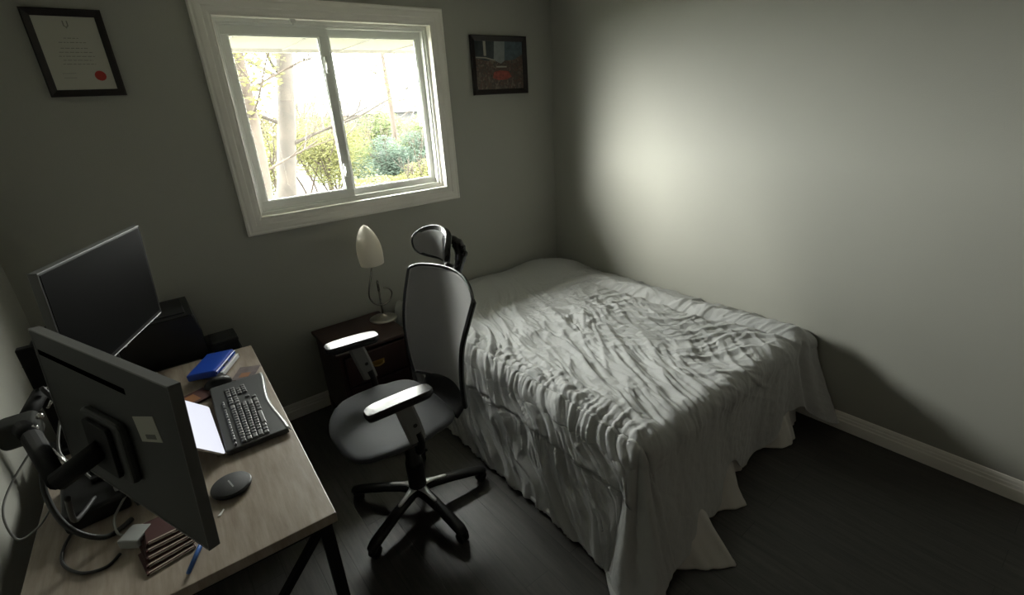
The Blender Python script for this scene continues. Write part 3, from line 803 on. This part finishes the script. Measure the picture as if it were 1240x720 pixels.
# ------------------------------------------------------------------ monitors
def monitor(label, c, az, tl, W, H, face, back_detail):
    """c centre, az direction of width (rad), n = outward normal of the face"""
    w = Vector((math.cos(az), math.sin(az), 0)); n = Vector((math.sin(az), -math.cos(az), 0))
    up = Vector((0, 0, 1))*math.cos(tl) - n*math.sin(tl); n2 = w.cross(up).normalized()
    t = thing('monitor', label, 'monitor', c, 0, None)
    R = Matrix((w, up, n2)).transposed().to_4x4()     # local x=width y=up z=towards the camera side
    s = -face                                         # body extends away from the screen
    # face=+1: screen looks along +z local ; face=-1: screen looks along -z
    bm = B(); prism(bm, rrect(W, H, .006), 0, -face*.018, .002, R); obj('monitor_back_cover' if face < 0 else 'bezel', bm, M['greyback'] if face < 0 else M['blackplastic'], t)
    bm = B(); prism(bm, rrect(W-.018, H-.022, .002), face*.0002, face*.0012, 0, R @ Matrix.Translation((0, .004, 0))); obj('screen', bm, M['screen'], t)
    bm = B(); rect = [(-W/2-.001, -H/2-.001, W/2+.001, H/2+.001)]
    x0, y0, x1, y1 = rect[0]
    for a in ((x0, y1-.004, x1, y1), (x0, y0, x1, y0+.003), (x0, y0, x0+.003, y1), (x1-.003, y0, x1, y1)):
        box(bm, (a[0], a[1], min(face*.002, -face*.02)), (a[2], a[3], max(face*.002, -face*.02)), .001, 1, R)
    tag(obj('edge_trim', bm, M['rimgrey'], t), 'thin grey edge trim')
    # deep housing in the middle of the back
    bm = B(); prism(bm, rrect(W*.30, H*.40, .02), -face*.018, -face*.036, .006, R @ Matrix.Translation((0, -.03, 0)))
    obj('rear_housing', bm, M['greyback'] if face < 0 else M['blackplastic'], t)
    if back_detail:
        bm = B(); box(bm, (-W/2+.012, H/2-.062, .0178), (W*.20, H/2-.049, .0186), 0, 1, R)
        obj('vent_slot', bm, M['void'], t)
        SR = R @ Matrix.Translation((W*.29, H*.155, 0)) @ Matrix.Rotation(math.radians(16), 4, 'Z')
        lb = obj('label_sticker', box(B(), (-.046, -.027, .0180), (.046, .027, .0188), 0, 1, SR), M['sticker'], t); tag(lb, 'pale label sticker on the back')
        bm = B(); box(bm, (-.018, -.021, .0188), (.026, -.011, .0191), 0, 1, SR); obj('printed_text', bm, M['stickerprint'], lb)
    else:
        bm = B(); box(bm, (-.008, -H/2-.006, -.01), (.008, -H/2, 0), .001, 1, R); obj('joystick', bm, M['greywhite'], t)
    return t, R
NC = Vector((-3.022, -1.865, 1.267)); FC = Vector((-3.014, -1.076, 1.346))
mon_n, Rn = monitor('near monitor seen from behind, big dark panel with a pale label sticker', NC, -1.181, .086, .61, .354, -1, True)
mon_f, Rf = monitor('far monitor, dark screen facing the chair in front of the back wall', FC, 1.167, -.071, .61, .354, 1, False)
for mon_, R_ in ((mon_n, Rn), (mon_f, Rf)): pass

# monitor arm
ar = thing('monitor_stand', 'black double arm monitor stand clamped to the desk beside the left wall', 'monitor arm', (-3.285, -.985, 0))
def rel(p): return Vector(p)-Vector((-3.285, -.985, 0))
bm = B(); box(bm, rel((-3.302, -1.000, DZ+.02)), rel((-3.258, -.965, 1.222)), .004); obj('post', bm, M['blackmetal'], ar)
bm = B(); box(bm, rel((-3.34, -1.03, DZ+.001)), rel((-3.23, -.93, DZ+.021)), .004); obj('clamp', bm, M['blackmetal'], ar)
bm = B(); box(bm, rel((-3.385, -1.215, .985)), rel((-3.285, -1.115, 1.065)), .022, 4); obj('elbow_cover', bm, M['darkcap'], ar, True)
bm = B(); tube(bm, [rel((-3.29, -1.0, 1.06)), rel((-3.33, -1.16, 1.03))], .022, 12); tube(bm, [rel((-3.33, -1.16, 1.03)), rel((-3.24, -1.50, 1.14))], [.026, .020], 12)
obj('lower_arm', bm, M['blackmetal'], ar, True)
NB = NC + (Rn @ Vector((0, -.03, .040))); 
bm = B(); tube(bm, [rel((-3.24, -1.50, 1.14)), rel(NB+Vector((-.09, .02, -.05)))], [.022, .018], 12); tube(bm, [rel(NB+Vector((-.09, .02, -.05))), rel(NB)], .022, 12)
obj('upper_arm', bm, M['blackmetal'], ar, True)
bm = B(); prism(bm, rrect(.115, .115, .01), .0365, .046, .002, Matrix.Translation(NC-Vector((-3.285, -.985, 0))) @ Rn @ Matrix.Translation((0, -.03, 0))); obj('mounting_plate', bm, M['blackmetal'], ar)
FB = FC + (Rf @ Vector((0, -.03, -.048)))
bm = B(); tube(bm, smooth_path([rel((-3.29, -.985, 1.15)), rel((-3.22, -.98, 1.25)), rel(FB)]), .018, 12); obj('upper_arm', bm, M['blackmetal'], ar, True)
bm = B(); prism(bm, rrect(.115, .115, .01), -.046, -.0365, .002, Matrix.Translation(FC-Vector((-3.285, -.985, 0))) @ Rf @ Matrix.Translation((0, -.03, 0))); obj('mounting_plate', bm, M['blackmetal'], ar)
for p in ((-3.262, -1.03, 1.08), (-3.22, -1.45, 1.17), (-3.25, -1.40, 1.12)):
    bm = B(); bmesh.ops.create_uvsphere(bm, u_segments=12, v_segments=8, radius=.009); obj('joint_bolt', bm, M['silver'], ar, True, loc=rel(p))
for p, q in (((-3.255, -1.02, 1.05), (-3.275, -1.07, 1.03)), ((-3.235, -1.42, 1.05), (-3.20, -1.52, 1.04))):
    bm = B(); tube(bm, [rel(p), rel(q)], .005, 8); obj('lever', bm, M['silver'], ar, True)

# power adaptor block, cables and black clutter on the desk by the wall
dk2 = thing('docking_station', 'black docking box under the cables at the wall side of the desk', 'dock', (-3.20, -1.40, T_), math.radians(4))
bm = B(); box(bm, (-.075, -.10, 0), (.075, .16, .055), .010, 3); obj('dock_body', bm, M['blackplastic'], dk2)
for y in (-.06, -.02):
    bm = B(); box(bm, (.05, y-.012, .055), (.085, y+.012, .072), .003); tag(obj('plug', bm, M['greywhite'], dk2), 'pale grey plug')
for y in (.04, .10):
    bm = B(); box(bm, (.0, y-.01, .055), (.05, y+.01, .068), .003); obj('plug', bm, M['blackplastic'], dk2)
ad = thing('power_adaptor', 'square pale grey power adaptor on the desk under the near monitor', 'adaptor', (-3.112, -1.655, T_), math.radians(-38))
obj('adaptor_body', box(B(), (-.028, -.030, 0), (.028, .030, .028), .004, 2), M['greywhite'], ad)
bm = B(); tube(bm, smooth_path([(-.028, .0, .014), (-.07, .02, .012), (-.11, .07, .02), (-.11, .14, .05)]), .0035, 8); obj('adaptor_cable', bm, M['greycable'], ad, True)
c1 = tag(obj('cable', tube(B(), smooth_path([(-3.150, -1.685, T_+.005), (-3.18, -1.71, T_+.004), (-3.23, -1.69, T_+.004), (-3.27, -1.62, T_+.004), (-3.27, -1.55, T_+.006), (-3.24, -1.47, T_+.01)]), .004, 8), M['cable'], smooth=True), 'black cable looping over the desk beside the pale adaptor', 'cable')
c2 = tag(obj('cable', tube(B(), smooth_path([(-3.30, -1.19, .99), (-3.37, -1.30, .93), (-3.385, -1.40, .90), (-3.37, -1.45, .84), (-3.33, -1.42, .835), (-3.30, -1.36, .85)]), .003, 8), M['greycable'], smooth=True), 'thin grey cable curving against the left wall behind the desk', 'cable')
c3 = tag(obj('cable', tube(B(), smooth_path([(-3.255, -1.00, 1.14), (-3.235, -1.03, 1.10), (-3.245, -1.07, 1.02), (-3.27, -1.20, .93), (-3.22, -1.30, .885), (-3.20, -1.35, .875)]), .004, 8), M['greycable'], smooth=True), 'grey cable running down from the monitor arm post', 'cable')
c4 = tag(obj('cable', tube(B(), smooth_path([(-3.16, -1.82, 1.12), (-3.19, -1.72, 1.0), (-3.20, -1.60, .93), (-3.19, -1.47, .885)]), .006, 8), M['cable'], smooth=True), 'thick black cable hanging from the back of the near monitor', 'cable')
c5 = tag(obj('cable', tube(B(), smooth_path([(-3.27, -1.06, 1.10), (-3.22, -1.14, 1.02), (-3.17, -1.24, .98), (-3.13, -1.34, .93), (-3.12, -1.44, .86), (-3.10, -1.50, .826)]), .008, 8), M['cable'], smooth=True), 'thick black cable drooping from the stand post down to the desk top', 'cable')
c6 = tag(obj('cable', tube(B(), smooth_path([(-3.23, -1.46, 1.10), (-3.26, -1.52, 1.00), (-3.24, -1.58, .90), (-3.18, -1.60, .835), (-3.12, -1.56, .828)]), .007, 8), M['cable'], smooth=True), 'black cable hanging from the stand elbow between the docking box and adaptor', 'cable')
# fanned notebooks
for k in range(5):
    nb = thing('notebook', '', 'notebook', (-3.052+.004*k, -1.755+.020*k, T_+.0055*k), math.radians(10-2*k), 'fanned notebooks under the near monitor')
    obj('cover', box(B(), (-.055, -.05, 0), (.055, .045, .0050), .001, 1), M['notecover'], nb)
    bm = B(); box(bm, (-.050, -.0515, .0008), (.052, -.049, .0042)); box(bm, (-.05, -.046, .0051), (.052, -.042, .0054)); obj('pages', bm, M['notepage'], nb)
    nb['label'] = ['thin dark red notebook lowest in the fanned pile under the near monitor',
                   'thin dark red notebook second from the bottom of the fanned pile',
                   'thin dark red notebook in the middle of the fanned pile',
                   'thin dark red notebook second from the top of the fanned pile',
                   'thin dark red notebook on top of the fanned pile beside the adaptor'][k]
pn = thing('pen', 'blue pen with its tip pointing to the desk front edge below the near monitor', 'pen', (-2.985, -1.815, T_+.0065), math.radians(-115))
bm = B(); lathe(bm, [(.0052, -.07), (.0058, 0), (.0056, .045)], 14, Matrix.Rotation(-PI/2, 4, 'Y')); 
obj('barrel', bm, M['pen'], pn, True)
obj('pen_tip', lathe(B(), [(.0056, .045), (.0035, .060), (.0008, .068)], 14, Matrix.Rotation(-PI/2, 4, 'Y')), M['pen'], pn, True)
sp = obj('paper_scrap', prism(B(), [(-.006, -.012), (.002, -.013), (.006, .010), (.003, .012), (.0, .0)], 0, .002, 0, Matrix.Translation((-2.916, -1.702, T_)) @ Matrix.Rotation(math.radians(-20), 4, 'Z')), M['white'])
tag(sp, 'tiny white paper scrap on the desk beside the wireless charger', 'paper scrap')
obj_c = thing('cd_case', 'dark brown flat case on the desk under the near monitor edge', 'case', (-2.885, -.93, T_), math.radians(20))
obj('case_shell', box(B(), (-.06, -.05, 0), (.05, .05, .010), .002), M['notecover'], obj_c)
bm = B(); box(bm, (-.045, -.035, .0101), (.0, .03, .0106)); obj('case_picture', bm, M['orange'], obj_c)

# ------------------------------------------------------------------ office chair
CX, CY = -2.142, -1.250
och = thing('office_chair', 'black mesh office chair with headrest and glossy armrests between desk and bed', 'chair', (CX, CY, 0))
def rc(p): return Vector(p)-Vector((CX, CY, 0))
# star base
base = bpy.data.objects.new('star_base', None); COL.objects.link(base); base.parent = och
bm = B(); lathe(bm, [(.030, .085), (.040, .095), (.042, .118), (.034, .128)], 28); obj('hub', bm, M['blackplastic'], base, True)
def bez(t, pts): return Vector(pts[0]).lerp(Vector(pts[1]), t)
for k in range(5):
    a = math.radians(204.7+72*k); d = Vector((math.cos(a), math.sin(a), 0)); s_ = Vector((-d.y, d.x, 0))
    bm = B(); prof = []
    secs = [(.02, .128, .034, .034), (.09, .123, .028, .034), (.18, .112, .026, .034), (.27, .096, .027, .032), (.330, .083, .027, .030), (.362, .074, .018, .022)]
    rings = []
    for r_, zt, hw_, th in secs:
        ring = []
        for (u_, v_) in ((-1, -.75), (-.9, -.2), (-.55, 0), (.55, 0), (.9, -.2), (1, -.75), (.7, -1), (-.7, -1)):
            ring.append(bm.verts.new(d*r_ + s_*hw_*u_ + Vector((0, 0, zt+v_*th))))
        rings.append(ring)
    for r0, r1 in zip(rings, rings[1:]):
        for i in range(8): bm.faces.new((r0[i], r0[(i+1) % 8], r1[(i+1) % 8], r1[i]))
    bm.faces.new(rings[0]); bm.faces.new(rings[-1][::-1])
    lg = obj('base_leg', bm, M['blackplastic'], base, True)
    # pale, slightly metallic strip on top near the hub
    bm = B(); rows = []
    for r_, zt, w_i in ((.030, .1310, .026), (.055, .1300, .017), (.085, .1270, .012), (.120, .1232, .0115), (.140, .1205, .010), (.150, .1190, .004)):
        rows.append((bm.verts.new(d*r_+s_*w_i+Vector((0, 0, zt))), bm.verts.new(d*r_+Vector((0, 0, zt+.0018))), bm.verts.new(d*r_-s_*w_i+Vector((0, 0, zt)))))
    for p0, p1 in zip(rows, rows[1:]):
        for i in range(2): bm.faces.new((p0[i], p0[i+1], p1[i+1], p1[i]))
    tr_ = obj('base_strip', bm, M['palestrip'], base, True); tr_.modifiers.new('t', 'SOLIDIFY').thickness = .003; tag(tr_, 'pale strip on the leg')
    # caster
    cpos = d*.335; ca_ = a + random.uniform(-.6, .6) + PI/2
    ax = Vector((math.cos(ca_), math.sin(ca_), 0)); bm = B()
    for s0 in (-1, 1):
        mx = Matrix.Translation(cpos + ax*s0*.013 + Vector((0, 0, .0275))) @ Matrix.Rotation(ca_, 4, 'Z') @ Matrix.Rotation(PI/2, 4, 'Y')
        lathe(bm, [(.012, -.009), (.025, -.008), (.0272, -.004), (.0272, .004), (.025, .008), (.012, .009)], 22, mx)
    box(bm, (-.010, -.012, .028), (.010, .012, .056), .004, 2, Matrix.Translation(cpos)); tube(bm, [cpos+Vector((0, 0, .05)), cpos+Vector((0, 0, .075))], .006, 10)
    obj('caster', bm, M['blackplastic'], base, True)
bm = B(); lathe(bm, [(.036, .10), (.044, .13), (.044, .27), (.041, .28), (.036, .285), (.036, .44), (.0175, .445), (.0175, .47)], 24); obj('gas_cylinder', bm, M['blackplastic'], och, True)
SZ = .53   # seat top
bm = B(); box(bm, rc((-2.27, -1.30, .435)), rc((-2.00, -1.08, .500)), .015, 2); box(bm, rc((-2.06, -1.24, .462)), rc((-1.93, -1.12, .492)), .01, 2)
box(bm, rc((-2.20, -1.40, .470)), rc((-2.12, -.84, .488)), .005, 2)
tube(bm, [rc((-2.15, -1.30, .48)), rc((-2.16, -1.46, .475))], .006, 8)
obj('tilt_mechanism', bm, M['blackplastic'], och)
# seat: rounded wide-front cushion
seat_c = Vector((-2.190, -1.170, 0)); srot = math.radians(-1)
outline = []
for k in range(64):
    a = 2*PI*k/64; ca, sa = math.cos(a), math.sin(a)
    ex = 2.9 if ca < 0 else 4.2
    rr = (abs(ca)**ex+abs(sa)**ex)**(-1/ex)
    x = rr*ca*.262; y = rr*sa*(.283 if ca < .3 else .270)
    outline.append((x, y))
def seat_layers(layers, m, name, crown=0):
    bm = B(); rings = []
    for sc, z in layers:
        rings.append([bm.verts.new(rc(seat_c)+Vector((x*sc-.004, y*sc, z - crown*max(0, -(x*sc+.14)) * .8 + .10*max(0, abs(y*sc)-.15)*(1 if crown else 0)))) for x, y in outline])
    for r0, r1 in zip(rings, rings[1:]):
        for i in range(64): bm.faces.new((r0[i], r0[(i+1) % 64], r1[(i+1) % 64], r1[i]))
    bm.faces.new(rings[0][::-1]); bm.faces.new(rings[-1])
    return obj(name, bm, m, och, True)
seat_layers([(.93, .497), (.98, .500), (1.0, .508), (.995, .517), (.97, .524), (.90, .529), (.6, .529), (.3, .527), (.1, .526)], M['seatfabric'], 'seat', .35)
seat_layers([(.80, .484), (.93, .488), (.955, .494), (.95, .500)], M['blackplastic'], 'seat_pan', .35)
# armrests
def armrest(yc, x0, x1, lean, side, roll=0.0):
    a = bpy.data.objects.new('armrest', None); COL.objects.link(a); a.parent = och
    zt = .795
    def pad(layers, m, name):
        bm = B(); rings = []; n = 40
        for sc, z in layers:
            ring = []
            for k in range(n):
                t = 2*PI*k/n; ca, sa = math.cos(t), math.sin(t); ex = 4.5
                rr = (abs(ca)**ex+abs(sa)**ex)**(-1/ex)
                x = rr*ca*(x1-x0)/2*(1-(1-sc)*.35); y = rr*sa*.040*sc
                cx_ = (x0+x1)/2+x
                yy = yc + y + lean*(cx_-(x0+x1)/2) 
                zz = z + roll*y - .003*((x/((x1-x0)/2))**2) - (.006 if x < -.11 else 0)*min(1, (-x-.11)/.03 if x < -.11 else 0)
                ring.append(bm.verts.new(rc((cx_, yy, zz))))
            rings.append(ring)
        for r0, r1 in zip(rings, rings[1:]):
            for i in range(n): bm.faces.new((r0[i], r0[(i+1) % n], r1[(i+1) % n], r1[i]))
        bm.faces.new(rings[0][::-1]); bm.faces.new(rings[-1])
        return obj(name, bm, m, a, True)
    pad([(.9, zt-.030), (1.0, zt-.024), (1.0, zt-.010), (.988, zt-.006), (.970, zt-.0015), (.945, zt), (.90, zt), (.3, zt+.0003), (.05, zt+.0003)], M['glossblack'], 'armrest_pad')
    pad([(.8, zt-.040), (.88, zt-.036), (.88, zt-.029)], M['blackplastic'], 'pad_support')
    # post: flat blade that leans forward and down to the seat
    xt, xb = (x0+x1)/2+.010, (x0+x1)/2+.070
    yb = yc - side*.02
    secs = [(xt, yc, zt-.034, .040, .011), ((xt+xb)/2-.004, yc-side*.004, zt-.14, .041, .012), (xb-.012, yc-side*.010, zt-.245, .038, .012)]
    bm = B(); rings = []
    for x, y, z, hw_, th in secs:
        rings.append([bm.verts.new(rc((x+u_*hw_, y+v_*th, z))) for u_, v_ in ((-1, -.4), (-.7, -1), (.7, -1), (1, -.4), (1, .4), (.7, 1), (-.7, 1), (-1, .4))])
    for r0, r1 in zip(rings, rings[1:]):
        for i in range(8): bm.faces.new((r0[i], r0[(i+1) % 8], r1[(i+1) % 8], r1[i]))
    bm.faces.new(rings[0]); bm.faces.new(rings[-1][::-1])
    obj('arm_post', bm, M['postgrey'], a)
    bm = B(); xm_, ym_, zm_ = (xt+xb)/2+.008, yc-side*.004, zt-.155
    lathe(bm, [(.001, -.0135), (.0095, -.0135), (.0095, .0135), (.001, .0135)], 18, Matrix.Translation(rc((xm_, ym_, zm_))) @ Matrix.Rotation(PI/2, 4, 'X'))
    obj('height_button', bm, M['cable'], a)
    bm = B(); pts = [rc((xb-.012, yc-side*.010, zt-.20)), rc((xb, yc-side*.012, .53)), rc((xb-.005, yc-side*.03, .478)), rc((-2.16, yc-side*.10, .476))]
    tube(bm, smooth_path(pts, 6), [.019]*13+[.017]*6, 10); obj('arm_bracket', bm, M['blackplastic'], a, True)
armrest(-1.475, -2.395, -2.105, -.02, -1)
armrest(-.805, -2.325, -2.055, -.10, 1, .11)
# backrest shell. local: v from bottom to top, u across (left=+y side)
BC = (-1.885, -1.230)
byaw = math.radians(3)
def back_pt(u, v, off=0.0):
    s = (u-.5)*2
    hwid = .232 + .026*min(1, v/.8)
    z = .575 + v*.615
    edge = abs(s)
    z -= ((.050*edge**2.2 + .022*edge**9) if s < 0 else (.010*edge**2 + .022*edge**10))*max(0, (v-.55)/.45)
    y = s*hwid
    lean = .050*(v-.3) - .030*math.sin(v*PI) + .02*(1-v)**3
    x = lean - .075*(s*s) + .02 + off
    X = x*math.cos(byaw)-y*math.sin(byaw); Y = x*math.sin(byaw)+y*math.cos(byaw) - .085*(v-.45)
    return rc((BC[0]+X, BC[1]+Y, z))
bk = grid_obj('backrest', lambda u, v: back_pt(.02+.96*u, .015+.97*v), 40, 48, M['meshfabric'], och, .004)
bm = B(); ring = []
for k in range(40): ring.append(back_pt(k/40, 0))
for k in range(40): ring.append(back_pt(1, k/40))
for k in range(40): ring.append(back_pt(1-k/40, 1))
for k in range(40): ring.append(back_pt(0, 1-k/40))
tube(bm, ring, [.0125 if i_ >= 120 else (.0075+.005*max(0, 1-i_/12) if i_ < 40 else .0075) for i_ in range(160)], 10, closed=True); obj('backrest_frame', bm, M['glossblack'], och, True)
# spine behind the mesh and lower bar
bm = B(); tube(bm, smooth_path([rc((-1.98, -1.18, .475)), rc((-1.87, -1.185, .49)), rc((-1.83, -1.19, .58)), rc((-1.835, -1.19, .75)), rc((-1.84, -1.19, .95)), rc((-1.83, -1.20, 1.13)), rc((-1.80, -1.22, 1.20))], 6), .021, 12)
tube(bm, smooth_path([back_pt(.22, .28, .028), back_pt(.36, .25, .028), back_pt(.5, .24, .030), back_pt(.64, .25, .028), back_pt(.78, .28, .028)], 6), .012, 10)
obj('spine', bm, M['blackplastic'], och, True)
def lumbar(u, v):
    a_ = back_pt(.14+.72*u, .10-.09*v, .012) if v < .5 else None
    top = back_pt(.12+.76*u, .06, .010); bot = rc((-1.965+.03*abs(u-.5), -1.385+.36*u, .500))
    mid = (top+bot)/2 + Vector((.045, 0, 0))
    return top*(1-v)**2 + mid*2*v*(1-v) + bot*v*v
lb_ = grid_obj('lower_back_support', lumbar, 14, 10, M['mattblack'], och, .012)
# headrest: curved pad; its bracket
HC = (-1.868, -1.262)
def hp(u, v, off=0.0):
    s = (u-.5)*2; t = (v-.5)*2
    ex = 2.6; k = max(abs(s), abs(t)); 
    if k > 0:
        q = (abs(s)**ex+abs(t)**ex)**(1/ex); s2, t2 = s*k/q, t*k/q
    else: s2 = t2 = 0
    wd = .142*(1+.08*t2); 
    y = s2*wd; z = 1.318+t2*.072 - .012*s2*s2
    x = -.055*(s2*s2) + .020*t2*t2*(1 if t2 > 0 else -.3) + off
    X = x*math.cos(byaw)-y*math.sin(byaw); Y = x*math.sin(byaw)+y*math.cos(byaw)
    return rc((HC[0]+X, HC[1]+Y, z))
hd_ = grid_obj('headrest', lambda u, v: hp(u, v), 30, 18, M['glossblack'], och, .0)
hf_ = grid_obj('headrest_cover', lambda u, v: hp(.24+.70*u, .10+.80*v, -.0150), 24, 16, M['meshfabric'], hd_, .002); tag(hf_, 'grey mesh cover of the headrest')
so = hd_.modifiers.new('t', 'SOLIDIFY'); so.thickness = .026; so.offset = 0
bv = hd_.modifiers.new('b', 'BEVEL'); bv.width = .009; bv.segments = 3; bv.limit_method = 'ANGLE'
bm = B(); pts = [rc((-1.845, -1.275, 1.33)), rc((-1.815, -1.300, 1.325)), rc((-1.795, -1.310, 1.28)), rc((-1.797, -1.300, 1.22)), rc((-1.815, -1.26, 1.12))]
tube(bm, smooth_path(pts, 6), [.020]*8+[.027]*10+[.022]*7, 12)
for p in ((-1.80, -1.330, 1.30), (-1.795, -1.335, 1.27)): lathe(bm, [(.001, -.02), (.012, -.02), (.012, .02), (.001, .02)], 14, Matrix.Translation(rc(p)) @ Matrix.Rotation(PI/2, 4, 'X'))
obj('headrest_bracket', bm, M['glossblack'], och, True)

# ------------------------------------------------------------------ light
W_ = bpy.data.worlds.new('sky'); SC.world = W_; W_.use_nodes = True
nt = W_.node_tree; nt.nodes.clear(); L = nt.links.new
o = nt.nodes.new('ShaderNodeOutputWorld'); bg = nt.nodes.new('ShaderNodeBackground')
tc = nt.nodes.new('ShaderNodeTexCoord'); sx = nt.nodes.new('ShaderNodeSeparateXYZ'); L(tc.outputs['Generated'], sx.inputs[0])
r = nt.nodes.new('ShaderNodeValToRGB'); r.color_ramp.elements[0].position = .35; r.color_ramp.elements[0].color = (.30, .31, .26, 1)
r.color_ramp.elements[1].position = .52; r.color_ramp.elements[1].color = (1, .985, .955, 1)
mr = nt.nodes.new('ShaderNodeMapRange'); mr.inputs['From Min'].default_value = -1; mr.inputs['From Max'].default_value = 1
L(sx.outputs['Z'], mr.inputs['Value']); L(mr.outputs['Result'], r.inputs['Fac']); L(r.outputs['Color'], bg.inputs['Color'])
bg.inputs['Strength'].default_value = 64.0
L(bg.outputs['Background'], o.inputs['Surface'])
sd = bpy.data.lights.new('hazy_sun', 'SUN'); sd.energy = 22.0; sd.angle = math.radians(34); sd.color = (1, .95, .88)
so = bpy.data.objects.new('hazy_sun', sd); COL.objects.link(so)
so.rotation_euler = Vector((1.0, -.53, -.36)).to_track_quat('-Z', 'Y').to_euler(); so.location = (-6, 4, 5)
pd = bpy.data.lights.new('window_portal', 'AREA'); pd.shape = 'RECTANGLE'; pd.size = OX1-OX0; pd.size_y = OZ1-OZ0; pd.cycles.is_portal = True
po = bpy.data.objects.new('window_portal', pd); COL.objects.link(po); po.location = ((OX0+OX1)/2, .152, (OZ0+OZ1)/2); po.rotation_euler = (math.radians(-90), 0, 0)

# ------------------------------------------------------------------ camera
cam = bpy.data.cameras.new('camera'); co = bpy.data.objects.new('camera', cam); COL.objects.link(co)
yaw, pitch, roll, F = .645, .3797, -.0633, 583.48
cy, sy, cp_, sp_ = math.cos(yaw), math.sin(yaw), math.cos(pitch), math.sin(pitch)
fwd = Vector((sy*cp_, cy*cp_, -sp_)); right = Vector((cy, -sy, 0)); up = right.cross(fwd)
r_ = right*math.cos(roll)+up*math.sin(roll); u_ = -right*math.sin(roll)+up*math.cos(roll)
co.matrix_world = Matrix.Translation((-2.8658, -3.0947, 1.8625)) @ Matrix((r_, u_, -fwd)).transposed().to_4x4()
cam.sensor_width = 36; cam.lens = 36*F/1240; cam.clip_start = .02; cam.clip_end = 200
SC.camera = co
vs = SC.view_settings; vs.view_transform = 'Standard'; vs.look = 'None'; vs.exposure = 0.0; vs.gamma = 1; vs.use_curve_mapping = False
SC.cycles.max_bounces = 10; SC.cycles.diffuse_bounces = 6; SC.cycles.transparent_max_bounces = 16
SC.cycles.use_denoising = True; SC.cycles.sample_clamp_indirect = 6
